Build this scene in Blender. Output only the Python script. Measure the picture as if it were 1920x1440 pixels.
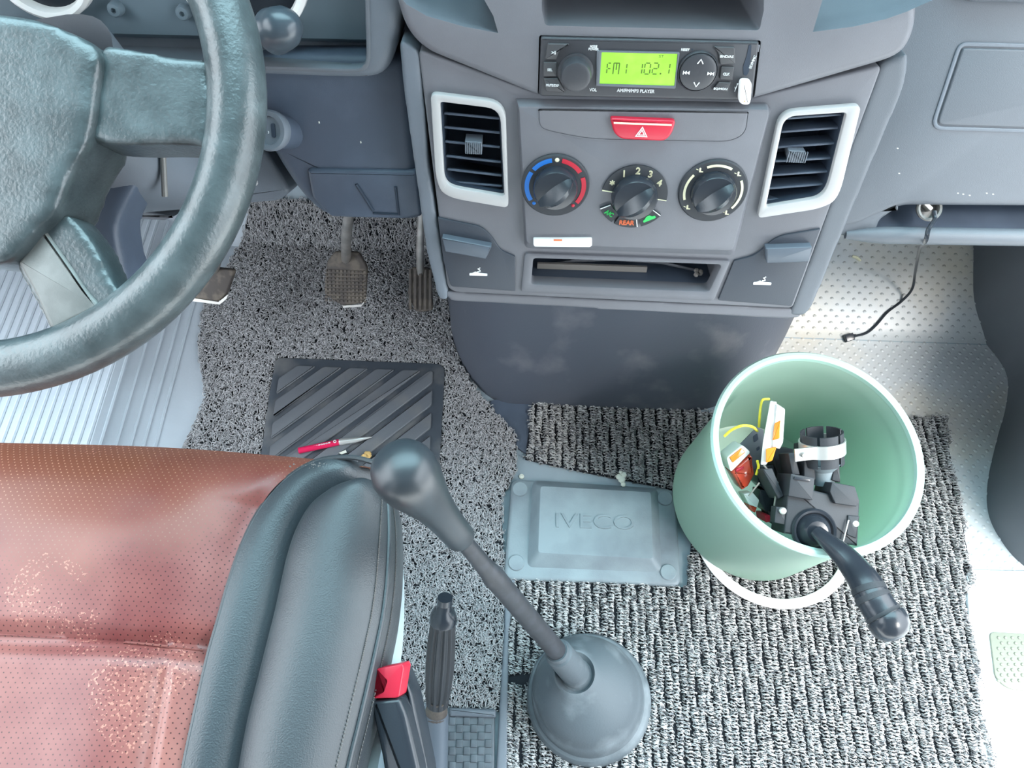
import bpy, bmesh, math, random
import numpy as np
from mathutils import Vector, Matrix
random.seed(7); rng = np.random.default_rng(7)
SC = bpy.context.scene; COL = SC.collection
PI = math.pi
for o in list(bpy.data.objects): bpy.data.objects.remove(o)

# ------------------------------------------------------------------ camera
FPX = 1450.0; PITCH = math.radians(62); ROLL = math.radians(2)
CF = Vector((0, math.cos(PITCH), -math.sin(PITCH)))
U0 = Vector((0, math.sin(PITCH), math.cos(PITCH))); R0 = Vector((1, 0, 0))
CR = R0*math.cos(ROLL) + U0*math.sin(ROLL)
CU = -R0*math.sin(ROLL) + U0*math.cos(ROLL)
CC = Vector((0, 0, 1.1))
cd = bpy.data.cameras.new('camera'); cam = bpy.data.objects.new('camera', cd); COL.objects.link(cam)
cd.sensor_width = 36; cd.lens = 36*FPX/1920; cd.clip_start = .01; cd.clip_end = 100
mw = Matrix((CR, CU, -CF)).transposed().to_4x4(); mw.translation = CC
cam.matrix_world = mw; SC.camera = cam
# ------------------------------------------------------------------ light
SC.view_settings.view_transform = 'Standard'; SC.view_settings.look = 'None'
SC.view_settings.gamma = 1; SC.view_settings.use_curve_mapping = False
SC.view_settings.exposure = 0.7
W = bpy.data.worlds.new('sky'); SC.world = W; W.use_nodes = True
bgn = W.node_tree.nodes['Background']
# overcast sky: brighter overhead than at the horizon
wt = W.node_tree; g_ = wt.nodes.new('ShaderNodeTexCoord'); sx_ = wt.nodes.new('ShaderNodeSeparateXYZ'); mr_ = wt.nodes.new('ShaderNodeMapRange'); mc_ = wt.nodes.new('ShaderNodeMix'); mc_.data_type = 'RGBA'
wt.links.new(g_.outputs['Generated'], sx_.inputs[0]); wt.links.new(sx_.outputs[2], mr_.inputs[0]); wt.links.new(mr_.outputs[0], mc_.inputs[0])
mc_.inputs[6].default_value = (.30, .32, .345, 1); mc_.inputs[7].default_value = (.86, .94, 1.0, 1); wt.links.new(mc_.outputs[2], bgn.inputs[0]); bgn.inputs[1].default_value = 6.9
sd = bpy.data.lights.new('sun', 'SUN'); so = bpy.data.objects.new('sun', sd); COL.objects.link(so)
sd.energy = 2.4; sd.angle = math.radians(16); sd.color = (1, .95, .88)
SUND = Vector((-.42, .42, -.80)).normalized()
so.rotation_euler = SUND.to_track_quat('-Z', 'Y').to_euler(); SUND = SUND
so.location = (1.5, -1, 2.5)

# ------------------------------------------------------------------ pixel helpers (used to measure real positions off the photograph)
def ray(x, y): return CF + CR*((x-960)/FPX) + CU*((720-y)/FPX)
def uz(x, y, z=0.0):
    d = ray(x, y); return CC + d*((z-CC.z)/d.z)
def ut(x, y, t): return CC + ray(x, y)*t
def uf(x, y, M, w=0.0):
    "pixel -> local (u,v) on the plane w of frame M"
    n = M.col[2].xyz; o = M.translation + n*w; d = ray(x, y)
    p = CC + d*((o-CC).dot(n)/d.dot(n))
    q = M.inverted() @ p
    return (q.x, q.y)
def ufs(pts, M, w=0.0): return [uf(x, y, M, w) for x, y in pts]
def frame(o, x, z):
    z = Vector(z).normalized(); x = Vector(x); x = (x - z*x.dot(z)).normalized(); y = z.cross(x)
    m = Matrix((x, y, z)).transposed().to_4x4(); m.translation = Vector(o); return m
def face_frame(o, el, yaw=0.0, spin=0.0):
    e = math.radians(el)
    m = frame((0, 0, 0), (1, 0, 0), (0, -math.cos(e), math.sin(e)))
    m = Matrix.Rotation(math.radians(yaw), 4, 'Z') @ m @ Matrix.Rotation(math.radians(spin), 4, 'Z')
    m.translation = Vector(o); return m
def T(x=0, y=0, z=0): return Matrix.Translation((x, y, z))
def RZ(d): return Matrix.Rotation(math.radians(d), 4, 'Z')
def RX(d): return Matrix.Rotation(math.radians(d), 4, 'X')
def RY(d): return Matrix.Rotation(math.radians(d), 4, 'Y')
I4 = Matrix.Identity(4)

# ------------------------------------------------------------------ mesh builder
def area2(p): return sum(p[i][0]*p[(i+1) % len(p)][1]-p[(i+1) % len(p)][0]*p[i][1] for i in range(len(p)))
def ccw(p): return list(p) if area2(p) > 0 else list(reversed(p))
def rp(pts, r, n=5):
    "polygon with rounded corners; r one radius or a list"
    out = []; N = len(pts)
    for i in range(N):
        p = Vector(pts[i]); a = Vector(pts[i-1]); b = Vector(pts[(i+1) % N])
        rr = r[i] if isinstance(r, (list, tuple)) else r
        if rr <= 0: out.append((p.x, p.y)); continue
        da = a-p; db = b-p
        ra = min(rr, da.length*.48); rb = min(rr, db.length*.48)
        s = p+da.normalized()*ra; e = p+db.normalized()*rb
        for k in range(n+1):
            t = k/n; q = s*(1-t)**2+p*(2*t*(1-t))+e*t*t
            out.append((q.x, q.y))
    return out
def inset(poly, d):
    N = len(poly); out = []
    for i in range(N):
        p = Vector(poly[i]); a = Vector(poly[i-1]); b = Vector(poly[(i+1) % N])
        e1 = (p-a); e2 = (b-p)
        if e1.length < 1e-9: e1 = e2
        if e2.length < 1e-9: e2 = e1
        e1 = e1.normalized(); e2 = e2.normalized()
        n1 = Vector((-e1.y, e1.x)); n2 = Vector((-e2.y, e2.x)); m = n1+n2
        if m.length < 1e-6: m = n1
        m.normalize(); c = max(.45, m.dot(n1))
        q = p+m*(d/c); out.append((q.x, q.y))
    return out
def circ(cx, cy, r, n=32, ry=None): return [(cx+r*math.cos(2*PI*k/n), cy+(ry or r)*math.sin(2*PI*k/n)) for k in range(n)]
def rect(x0, y0, x1, y1): return [(x0, y0), (x1, y0), (x1, y1), (x0, y1)]
_txt = {}
def text_data(body, ext):
    k = (body, ext)
    if k not in _txt:
        cu = bpy.data.curves.new('t', 'FONT'); cu.body = body; cu.size = 1; cu.extrude = ext; cu.resolution_u = 3
        o = bpy.data.objects.new('t', cu); COL.objects.link(o)
        me = bpy.data.meshes.new_from_object(o.evaluated_get(bpy.context.evaluated_depsgraph_get()))
        v = [x.co.copy() for x in me.vertices]; f = [tuple(p.vertices) for p in me.polygons]
        bpy.data.objects.remove(o); bpy.data.curves.remove(cu); bpy.data.meshes.remove(me)
        xs = [a.x for a in v]; ys = [a.y for a in v]
        _txt[k] = (v, f, min(xs), max(xs), min(ys), max(ys))
    return _txt[k]
class MB:
    def __init__(s): s.v = []; s.f = []
    def add(s, vs, fs, M=I4):
        b = len(s.v); s.v += [M @ Vector(p) for p in vs]; s.f += [tuple(i+b for i in q) for q in fs]; return s
    def prism(s, poly, w0, w1, M=I4, bev=0, bev0=0, n=3):
        P = ccw(poly); N = len(P); rings = []
        if bev0:
            for k in range(n, 0, -1):
                a = PI/2*k/n; rings.append((inset(P, bev0*(1-math.cos(a))), w0+bev0*(1-math.sin(a))))
        rings.append((P, w0+bev0))
        if bev:
            for k in range(n+1):
                a = PI/2*k/n; rings.append((inset(P, bev*(1-math.cos(a))) if k else P, w1-bev+bev*math.sin(a)))
        else: rings.append((P, w1))
        vs = []; fs = []
        for R, w in rings: vs += [(x, y, w) for x, y in R]
        for r in range(len(rings)-1):
            for i in range(N):
                j = (i+1) % N; fs.append((r*N+i, r*N+j, (r+1)*N+j, (r+1)*N+i))
        fs.append(tuple(reversed(range(N)))); fs.append(tuple(range((len(rings)-1)*N, len(rings)*N)))
        return s.add(vs, fs, M)
    def box(s, x0, y0, z0, x1, y1, z1, M=I4, bev=0): return s.prism(rect(x0, y0, x1, y1), z0, z1, M, bev)
    def taper(s, lo, hi, w0, w1, M=I4):
        N = len(lo); vs = [(x, y, w0) for x, y in lo]+[(x, y, w1) for x, y in hi]
        return s.add(vs, [(i, (i+1) % N, N+(i+1) % N, N+i) for i in range(N)]+[tuple(reversed(range(N))), tuple(range(N, 2*N))], M)
    def ring(s, outer, inner, w0, w1, M=I4, bev=0):
        N = len(outer); O = list(outer); J = list(inner)
        if area2(O) < 0: O.reverse(); J.reverse()
        b = bev
        loops = [[(x, y, w0) for x, y in O], [(x, y, w1-b) for x, y in O]]
        if b: loops += [[(x, y, w1-b*.3) for x, y in inset(O, b*.3)], [(x, y, w1) for x, y in inset(O, b)], [(x, y, w1) for x, y in inset(J, -b)], [(x, y, w1-b*.3) for x, y in inset(J, -b*.3)]]
        loops += [[(x, y, w1-b) for x, y in J], [(x, y, w0) for x, y in J]]
        vs = [p for L in loops for p in L]; K = len(loops); fs = []
        for r in range(K):
            q = (r+1) % K
            for i in range(N):
                j = (i+1) % N; fs.append((r*N+i, r*N+j, q*N+j, q*N+i))
        return s.add(vs, fs, M)
    def tube(s, pts, rad, seg=10, closed=False, flat=1.0, M=I4, up=None, cap=True):
        pts = [Vector(p) for p in pts]; n = len(pts)
        R = rad if isinstance(rad, (list, tuple)) else [rad]*n
        vs = []; fs = []; prev = None
        for i, p in enumerate(pts):
            a = pts[i-1] if (i or closed) else p; b = pts[(i+1) % n] if (i < n-1 or closed) else p
            t = (b-a).normalized()
            if prev is None:
                u = Vector(up) if up else (Vector((0, 0, 1)) if abs(t.z) < .9 else Vector((1, 0, 0)))
            else: u = prev
            u = (u-t*u.dot(t)).normalized(); prev = u; w = t.cross(u)
            for k in range(seg):
                an = 2*PI*k/seg; vs.append(p+(u*math.cos(an)*flat+w*math.sin(an))*R[i])
        m = n if closed else n-1
        for i in range(m):
            j = (i+1) % n
            for k in range(seg):
                l = (k+1) % seg; fs.append((i*seg+k, i*seg+l, j*seg+l, j*seg+k))
        if cap and not closed: fs += [tuple(reversed(range(seg))), tuple(range((n-1)*seg, n*seg))]
        return s.add(vs, fs, M)
    def lathe(s, prof, M=I4, seg=32, sx=1, sy=1, closed=False):
        vs = []; fs = []; n = len(prof)
        for r, z in prof:
            for k in range(seg):
                a = 2*PI*k/seg; vs.append((r*math.cos(a)*sx, r*math.sin(a)*sy, z))
        for i in range(n if closed else n-1):
            j = (i+1) % n
            for k in range(seg):
                l = (k+1) % seg; fs.append((i*seg+k, i*seg+l, j*seg+l, j*seg+k))
        if not closed:
            if prof[0][0] > 1e-6: fs.append(tuple(reversed(range(seg))))
            if prof[-1][0] > 1e-6: fs.append(tuple(range((n-1)*seg, n*seg)))
        return s.add(vs, fs, M)
    def grid(s, rows, M=I4, cu=False, cv=False):
        m = len(rows); n = len(rows[0]); fs = []
        for i in range(m if cv else m-1):
            for j in range(n if cu else n-1):
                a = i*n+j; b = i*n+(j+1) % n; c = ((i+1) % m)*n+(j+1) % n; d = ((i+1) % m)*n+j
                fs.append((a, b, c, d))
        return s.add([p for r in rows for p in r], fs, M)
    def sph(s, c, r, M=I4, seg=20, n=12, sz=1):
        return s.lathe([(max(1e-7, r*math.sin(PI*k/n)), -r*sz*math.cos(PI*k/n)) for k in range(n+1)], M @ T(*c), seg)
    def text(s, body, cx, cy, h, w=None, z=0, M=I4, ext=.0004, rot=0, bold=0):
        v, f, x0, x1, y0, y1 = text_data(body, ext)
        sy = h/(y1-y0); sx = sy if w is None else w/(x1-x0)
        L = M @ T(cx, cy, z) @ RZ(rot)
        offs = [(0, 0)] if not bold else [(-bold, 0), (bold, 0), (0, bold), (0, -bold)]
        for ox, oy in offs:
            s.add([((a.x-(x0+x1)/2)*sx+ox, (a.y-(y0+y1)/2)*sy+oy, a.z) for a in v], f, L)
        return s
    def arc(s, cx, cy, r0, r1, a0, a1, w0, w1, M=I4, n=14):
        out = []
        for k in range(n+1):
            a = math.radians(a0+(a1-a0)*k/n); out.append((cx+r1*math.cos(a), cy+r1*math.sin(a)))
        for k in range(n, -1, -1):
            a = math.radians(a0+(a1-a0)*k/n); out.append((cx+r0*math.cos(a), cy+r0*math.sin(a)))
        return s.prism(out, w0, w1, M)
    def build(s, name, mat, parent=None, label=None, cat=None, kind=None, group=None, sharp=35, origin=None, fix=True, tri=False):
        V = s.v
        if origin is None:
            lo = [min(p[i] for p in V) for i in range(3)]; hi = [max(p[i] for p in V) for i in range(3)]
            origin = Vector(((lo[0]+hi[0])/2, (lo[1]+hi[1])/2, lo[2]))
        me = bpy.data.meshes.new(name)
        me.from_pydata([tuple(p-origin) for p in V], [], s.f); me.validate()
        bm = bmesh.new(); bm.from_mesh(me)
        bmesh.ops.remove_doubles(bm, verts=bm.verts, dist=1e-6)
        if fix: bmesh.ops.recalc_face_normals(bm, faces=bm.faces)
        if tri: bmesh.ops.triangulate(bm, faces=[q for q in bm.faces if len(q.verts) > 4])
        bm.to_mesh(me); bm.free()
        me.materials.append(mat)
        for p in me.polygons: p.use_smooth = len(p.vertices) <= 4
        me.set_sharp_from_angle(angle=math.radians(sharp))
        o = bpy.data.objects.new(name, me); COL.objects.link(o)
        place(o, origin, parent); props(o, label, cat, kind, group)
        return o
WO = {}
def place(o, origin, parent):
    WO[o.name] = Vector(origin)
    if parent: o.parent = parent; o.location = Vector(origin)-WO[parent.name]
    else: o.location = Vector(origin)
def props(o, label=None, cat=None, kind=None, group=None):
    if label: o['label'] = label
    if cat: o['category'] = cat
    if kind: o['kind'] = kind
    if group: o['group'] = group
def thing(name, label, cat, loc, group=None):
    o = bpy.data.objects.new(name, None); o.empty_display_size = .02; COL.objects.link(o)
    place(o, loc, None); props(o, label, cat, None, group); return o
def cut(o, cutters):
    "real holes: exact booleans applied to the mesh"
    cs = []
    for mb in cutters:
        c = mb.build('cutter', next(iter(o.data.materials))); cs.append(c)
        m = o.modifiers.new('b', 'BOOLEAN'); m.operation = 'DIFFERENCE'; m.solver = 'EXACT'; m.object = c
    bpy.context.view_layer.update()
    me = bpy.data.meshes.new_from_object(o.evaluated_get(bpy.context.evaluated_depsgraph_get()))
    o.modifiers.clear(); old = o.data; o.data = me; bpy.data.meshes.remove(old); me.name = o.name
    for p in me.polygons: p.use_smooth = len(p.vertices) <= 4 and p.area < 2e-4
    me.set_sharp_from_angle(angle=math.radians(35))
    for c in cs: bpy.data.objects.remove(c)
def soften(o, voxel=.003, it=6):
    "melt a blocky solid into a moulded one"
    m = o.modifiers.new('r', 'REMESH'); m.mode = 'VOXEL'; m.voxel_size = voxel
    m = o.modifiers.new('s', 'SMOOTH'); m.factor = .5; m.iterations = it
    bpy.context.view_layer.update()
    mt = o.data.materials[0]
    me = bpy.data.meshes.new_from_object(o.evaluated_get(bpy.context.evaluated_depsgraph_get()))
    o.modifiers.clear(); old = o.data; o.data = me; bpy.data.meshes.remove(old); me.name = o.name
    if not me.materials: me.materials.append(mt)
    for p in me.polygons: p.use_smooth = True
    return o
def big(name, V, F, mat, parent=None, **kw):
    "numpy mesh"
    me = bpy.data.meshes.new(name); V = np.asarray(V, np.float32); F = np.asarray(F, np.int32)
    org = Vector((float(V[:, 0].mean()), float(V[:, 1].mean()), float(V[:, 2].min())))
    me.vertices.add(len(V)); me.vertices.foreach_set('co', (V-np.array(org[:], np.float32)).ravel())
    k = F.shape[1]; me.loops.add(F.size); me.loops.foreach_set('vertex_index', F.ravel())
    me.polygons.add(len(F)); me.polygons.foreach_set('loop_start', np.arange(0, F.size, k, dtype=np.int32))
    me.update(calc_edges=True); me.validate()
    me.materials.append(mat)
    me.polygons.foreach_set('use_smooth', np.ones(len(F), bool))
    o = bpy.data.objects.new(name, me); COL.objects.link(o); place(o, org, parent); props(o, **kw); return o

# ------------------------------------------------------------------ materials
def mat(name, col, rough=.5, metal=0, spec=.5, noise=0, nscale=40, bump=0, bscale=900, col2=None, mix=(.45, .6), emit=None, estr=0, trans=0, coat=0, sub=0):
    m = bpy.data.materials.new(name); m.use_nodes = True; nt = m.node_tree; N = nt.nodes; L = nt.links
    b = N['Principled BSDF']; b.inputs['Base Color'].default_value = (*col, 1); b.inputs['Roughness'].default_value = rough
    b.inputs['Metallic'].default_value = metal; b.inputs['Specular IOR Level'].default_value = spec
    if coat: b.inputs['Coat Weight'].default_value = coat; b.inputs['Coat Roughness'].default_value = .15
    if trans: b.inputs['Transmission Weight'].default_value = trans
    if emit: b.inputs['Emission Color'].default_value = (*emit, 1); b.inputs['Emission Strength'].default_value = estr
    tc = N.new('ShaderNodeTexCoord')
    if col2 or noise:
        n = N.new('ShaderNodeTexNoise'); n.inputs['Scale'].default_value = nscale; n.inputs['Detail'].default_value = 6
        L.new(tc.outputs['Object'], n.inputs['Vector'])
        r = N.new('ShaderNodeMapRange'); r.inputs[1].default_value = mix[0]; r.inputs[2].default_value = mix[1]
        L.new(n.outputs['Fac'], r.inputs[0])
        mx = N.new('ShaderNodeMix'); mx.data_type = 'RGBA'; mx.inputs[6].default_value = (*col, 1)
        c2 = col2 or tuple(min(1, c*(1+noise)) for c in col); mx.inputs[7].default_value = (*c2, 1)
        L.new(r.outputs[0], mx.inputs[0]); L.new(mx.outputs[2], b.inputs['Base Color'])
    if bump:
        n2 = N.new('ShaderNodeTexNoise'); n2.inputs['Scale'].default_value = bscale; n2.inputs['Detail'].default_value = 3
        L.new(tc.outputs['Object'], n2.inputs['Vector'])
        bp = N.new('ShaderNodeBump'); bp.inputs['Strength'].default_value = bump; bp.inputs['Distance'].default_value = .0006
        L.new(n2.outputs['Fac'], bp.inputs['Height']); L.new(bp.outputs['Normal'], b.inputs['Normal'])
    return m
M = {}
M['dash'] = mat('dash_plastic', (.125, .145, .17), .5, noise=.15, nscale=9, bump=.25, bscale=1500)
M['dash2'] = mat('dash_plastic_dark', (.062, .082, .115), .45, noise=.25, nscale=12, bump=.25, bscale=1500)
M['dashlt'] = mat('dash_plastic_grey', (.105, .118, .135), .5, noise=.1, nscale=6, bump=.25, bscale=1500)
M['console'] = mat('console_plastic', (.128, .132, .147), .48, noise=.12, nscale=10, bump=.2, bscale=1800)
M['black'] = mat('black_plastic', (.022, .027, .035), .24, bump=.1)
M['blackm'] = mat('matt_black_plastic', (.024, .028, .034), .6, bump=.2)
M['cavity'] = mat('cavity_plastic', (.018, .03, .05), .7)
M['silver'] = mat('silver_trim', (.42, .415, .41), .35, spec=.6)
M['rubber'] = mat('rubber_grey', (.23, .285, .31), .5, col2=(.14, .165, .19), nscale=14, mix=(.4, .75), bump=.3, bscale=500)
M['boot'] = mat('dusty_rubber', (.085, .105, .12), .55, col2=(.20, .23, .25), nscale=22, mix=(.52, .8), bump=.35, bscale=400)
M['wheel'] = mat('wheel_leather', (.034, .045, .048), .30, col2=(.075, .095, .10), nscale=45, mix=(.35, .7), bump=.55, bscale=330, spec=.7)
M['insert'] = mat('grey_insert', (.15, .148, .14), .45, noise=.2, nscale=60, bump=.2)
M['red'] = mat('red_plastic', (.5, .015, .04), .35)
M['white'] = mat('white_plastic', (.88, .88, .86), .35)
M['ivory'] = mat('ivory_print', (.75, .72, .5), .5)
M['printw'] = mat('white_print', (.8, .82, .82), .5)
M['blue'] = mat('blue_print', (.005, .14, .5), .5)
M['redp'] = mat('red_print', (.45, .01, .03), .5)
M['greenp'] = mat('green_print', (.03, .55, .12), .5)
M['orangep'] = mat('orange_print', (.8, .2, .08), .5)
M['lcd'] = mat('lcd_backlight', (.12, .35, .03), .3, emit=(.36, .80, .06), estr=.5, col2=(.2, .42, .06))
M['lcdtext'] = mat('lcd_segment', (.05, .10, .01), .5, emit=(.25, .5, .03), estr=.07)
M['radio'] = mat('radio_plastic', (.04, .042, .048), .4, bump=.1)
M['radiob'] = mat('radio_buttons', (.055, .056, .06), .45)
M['lining'] = mat('floor_lining', (.42, .47, .52), .5, noise=.12, nscale=7, bump=.2, bscale=300)
M['liningr'] = mat('floor_lining_dusty', (.47, .50, .52), .36, col2=(.52, .47, .38), nscale=5, mix=(.5, .75), bump=.2, bscale=300)
M['liningb'] = mat('floor_lining_blue', (.26, .32, .36), .5, noise=.15, nscale=8)
M['carpetd'] = mat('mat_backing', (.010, .012, .017), .9)
M['coil'] = mat('coil_strand', (.40, .40, .41), .5, col2=(.16, .165, .18), nscale=260, mix=(.55, .7), spec=.6)
M['coil2'] = mat('coil_strand_light', (.54, .54, .54), .5, col2=(.17, .175, .19), nscale=200, mix=(.5, .62), spec=.6)
M['pad'] = mat('heel_pad_rubber', (.045, .055, .07), .5, col2=(.16, .16, .16), nscale=18, mix=(.5, .8), bump=.15)  # darker than the tread blocks: groove shade put into the base colour
M['hump'] = mat('hump_trim', (.075, .085, .108), .5, col2=(.17, .17, .19), nscale=13, mix=(.55, .78), bump=.3, bscale=300)
M['steel'] = mat('worn_steel', (.4, .38, .36), .4, metal=.8, noise=.3)
M['steelb'] = mat('bright_steel', (.75, .75, .72), .3, metal=.7)
M['pedal'] = mat('pedal_rubber', (.06, .05, .045), .65, col2=(.12, .10, .08), nscale=60)
M['leather'] = mat('black_leather', (.03, .038, .045), .36, bump=.5, bscale=700, spec=.6)
M['leather2'] = mat('grey_leather', (.036, .042, .048), .40, bump=.6, bscale=800, col2=(.07, .077, .082), nscale=7, mix=(.45, .7), spec=.6)
M['thread'] = mat('thread', (.13, .12, .115), .7)
M['seatbase'] = mat('seat_base_plastic', (.60, .68, .70), .4)
M['bucket'] = mat('green_bucket', (.42, .57, .49), .38)
M['amber'] = mat('amber_lens', (.85, .25, .03), .15, spec=.8)
M['redlens'] = mat('red_lens', (.55, .06, .03), .12, spec=.8, coat=.5)
M['orange'] = mat('orange_plastic', (.9, .28, .02), .35)
M['clear'] = mat('frosted_plastic', (.75, .74, .72), .2)
M['yellow'] = mat('yellow_wire', (.85, .72, .05), .4)
M['penred'] = mat('pen_red', (.62, .01, .08), .3)
M['sand'] = mat('dry_leaf', (.5, .33, .12), .7, noise=.5, nscale=200)
M['tan'] = mat('tan_strip', (.26, .24, .22), .6)
M['paper'] = mat('paper_scrap', (.62, .64, .56), .8)
M['sill'] = mat('white_paint', (.86, .9, .92), .4)
M['step'] = mat('step_rubber', (.20, .215, .17), .6)
M['ground'] = mat('pale_concrete', (.75, .75, .72), .9, noise=.1, nscale=3)
M['cluster'] = mat('cluster_fascia', (.14, .19, .225), .4)
M['tile'] = mat('rear_plate', (.075, .09, .105), .45, noise=.3, nscale=40)
M['ballm'] = mat('gloss_grey_plastic', (.05, .065, .08), .28)
M['ashm'] = mat('ashtray_plastic', (.036, .044, .058), .45, bump=.15)
M['knobm'] = mat('knob_plastic', (.026, .032, .038), .36, spec=.6)
M['handlem'] = mat('handle_plastic', (.085, .105, .13), .4)
M['shaft'] = mat('shaft_paint', (.022, .024, .03), .5, noise=.5, nscale=80)
M['block'] = mat('tread_rubber', (.105, .115, .13), .5, col2=(.16, .155, .15), nscale=18, mix=(.5, .8), bump=.15)
# bucket plastic lets light through
nt = M['bucket'].node_tree; b = nt.nodes['Principled BSDF']
tr = nt.nodes.new('ShaderNodeBsdfTranslucent'); tr.inputs[0].default_value = (.52, .76, .63, 1)
ms = nt.nodes.new('ShaderNodeMixShader'); ms.inputs[0].default_value = .4
nt.links.new(b.outputs[0], ms.inputs[1]); nt.links.new(tr.outputs[0], ms.inputs[2]); nt.links.new(ms.outputs[0], nt.nodes['Material Output'].inputs[0])
# red perforated seat leather: worn red-brown hide, staggered punched dots
def seat_mat():
    m = bpy.data.materials.new('perforated_leather'); m.use_nodes = True; nt = m.node_tree; N = nt.nodes; L = nt.links
    b = N['Principled BSDF']; b.inputs['Roughness'].default_value = .38
    tc = N.new('ShaderNodeTexCoord'); sp = N.new('ShaderNodeSeparateXYZ'); L.new(tc.outputs['Object'], sp.inputs[0])
    def math_(op, a, c=None):
        n = N.new('ShaderNodeMath'); n.operation = op
        for i, q in enumerate((a, c)):
            if q is None: continue
            if isinstance(q, (int, float)): n.inputs[i].default_value = q
            else: L.new(q, n.inputs[i])
        return n.outputs[0]
    S = .0058
    x = math_('DIVIDE', sp.outputs['X'], S); y = math_('DIVIDE', sp.outputs['Y'], S*.62)
    row = math_('FLOOR', y); off = math_('MULTIPLY', math_('MODULO', math_('ABSOLUTE', row), 2), .5)
    fx = math_('SUBTRACT', math_('FRACT', math_('ADD', x, off)), .5); fy = math_('MULTIPLY', math_('SUBTRACT', math_('FRACT', y), .5), .62)
    d = math_('SQRT', math_('ADD', math_('MULTIPLY', fx, fx), math_('MULTIPLY', fy, fy)))
    dot = math_('LESS_THAN', d, .10)
    n1 = N.new('ShaderNodeTexNoise'); n1.inputs['Scale'].default_value = 9; n1.inputs['Detail'].default_value = 5; L.new(tc.outputs['Object'], n1.inputs['Vector'])
    n2 = N.new('ShaderNodeTexNoise'); n2.inputs['Scale'].default_value = 5; n2.inputs['Detail'].default_value = 3; L.new(tc.outputs['Object'], n2.inputs['Vector'])
    r1 = N.new('ShaderNodeValToRGB'); L.new(n1.outputs['Fac'], r1.inputs[0])
    r1.color_ramp.elements[0].position = .35; r1.color_ramp.elements[0].color = (.17, .042, .040, 1)
    r1.color_ramp.elements[1].position = .65; r1.color_ramp.elements[1].color = (.30, .115, .095, 1)
    # front of the cushion is worn browner, with pale threads showing in the holes
    mr = N.new('ShaderNodeMapRange'); L.new(math_('ADD', sp.outputs['Y'], math_('MULTIPLY', math_('SUBTRACT', n2.outputs['Fac'], .5), .30)), mr.inputs[0])
    mr.inputs[1].default_value = .02; mr.inputs[2].default_value = .13
    dc = N.new('ShaderNodeMix'); dc.data_type = 'RGBA'; L.new(mr.outputs[0], dc.inputs[0]); dc.inputs[6].default_value = (.045, .012, .012, 1); dc.inputs[7].default_value = (.60, .33, .22, 1)
    bw = N.new('ShaderNodeMix'); bw.data_type = 'RGBA'; L.new(mr.outputs[0], bw.inputs[0]); L.new(r1.outputs[0], bw.inputs[6]); bw.inputs[7].default_value = (.24, .085, .05, 1)
    mx = N.new('ShaderNodeMix'); mx.data_type = 'RGBA'; L.new(dot, mx.inputs[0]); L.new(bw.outputs[2], mx.inputs[6]); L.new(dc.outputs[2], mx.inputs[7])
    # worn scuffs
    n3 = N.new('ShaderNodeTexNoise'); n3.inputs['Scale'].default_value = 420; n3.inputs['Detail'].default_value = 4; L.new(tc.outputs['Object'], n3.inputs['Vector'])
    sc = math_('MULTIPLY', math_('GREATER_THAN', n3.outputs['Fac'], .60), math_('GREATER_THAN', n2.outputs['Fac'], .56))
    mx2 = N.new('ShaderNodeMix'); mx2.data_type = 'RGBA'; L.new(math_('MULTIPLY', sc, .5), mx2.inputs[0]); L.new(mx.outputs[2], mx2.inputs[6]); mx2.inputs[7].default_value = (.62, .30, .22, 1)
    L.new(mx2.outputs[2], b.inputs['Base Color'])
    bp = N.new('ShaderNodeBump'); bp.inputs['Strength'].default_value = .5; bp.inputs['Distance'].default_value = .0006; bp.invert = True
    L.new(dot, bp.inputs['Height']); L.new(bp.outputs['Normal'], b.inputs['Normal'])
    return m
M['seatred'] = seat_mat()

# ------------------------------------------------------------------ reference frames
radio_c = ut(1218, 128, .637)
MF = face_frame(radio_c, 18.5)                 # centre console face, leaning back
def P(pts, w=0.0): return ufs(pts, MF, w)

def zfloor(x, y):
    "height of the cab floor: toe boards rise at the front"
    z = 0.0
    if x > .28:
        if y > .69: z = (y-.69)*.55
    elif y > .84: z = (y-.84)*.9
    return z
def hit(px, py, off=0.0):
    d = ray(px, py); t0, t1 = .5, 2.2
    for _ in range(50):
        t = (t0+t1)/2; p = CC+d*t
        if p.z-off > zfloor(p.x, p.y): t0 = t
        else: t1 = t
    return CC+d*t0

# ================================================================== SETTING
# floor
mb = MB(); xs = [-.52+.02*i for i in range(67)]; ys = [-.36+.02*i for i in range(84)]
mb.grid([[Vector((x, y, zfloor(x, y)-.001)) for x in xs] for y in ys])
floor = mb.build('floor', M['liningb'], kind='structure', fix=False)
# side lining left of the driver mat: smooth shoulder then ribs
def zl(x, y):
    a = max(0, (-.50-x)); return min(.07, .9*a*a/.12)+max(0, (y-.84))*.9+.0012
mb = MB(); xs = [-1.15+.0125*i for i in range(58)]; ys = [-.36+.02*i for i in range(84)]
mb.grid([[Vector((x, y, zl(x, y)+.0005)) for x in xs] for y in ys])
lin = mb.build('floor', M['lining'], kind='structure', fix=False)
for i in range(40):
    x = -1.05+.0135*i; mb = MB()
    if x > -.535: break
    mb.tube([(x+.03*math.sin((y-.2)*1.5)*(0), y, zl(x, y)) for y in [-.3+.06*k for k in range(20)]], .0028, 6); mb.build('rib', M['lining'], lin)
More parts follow.
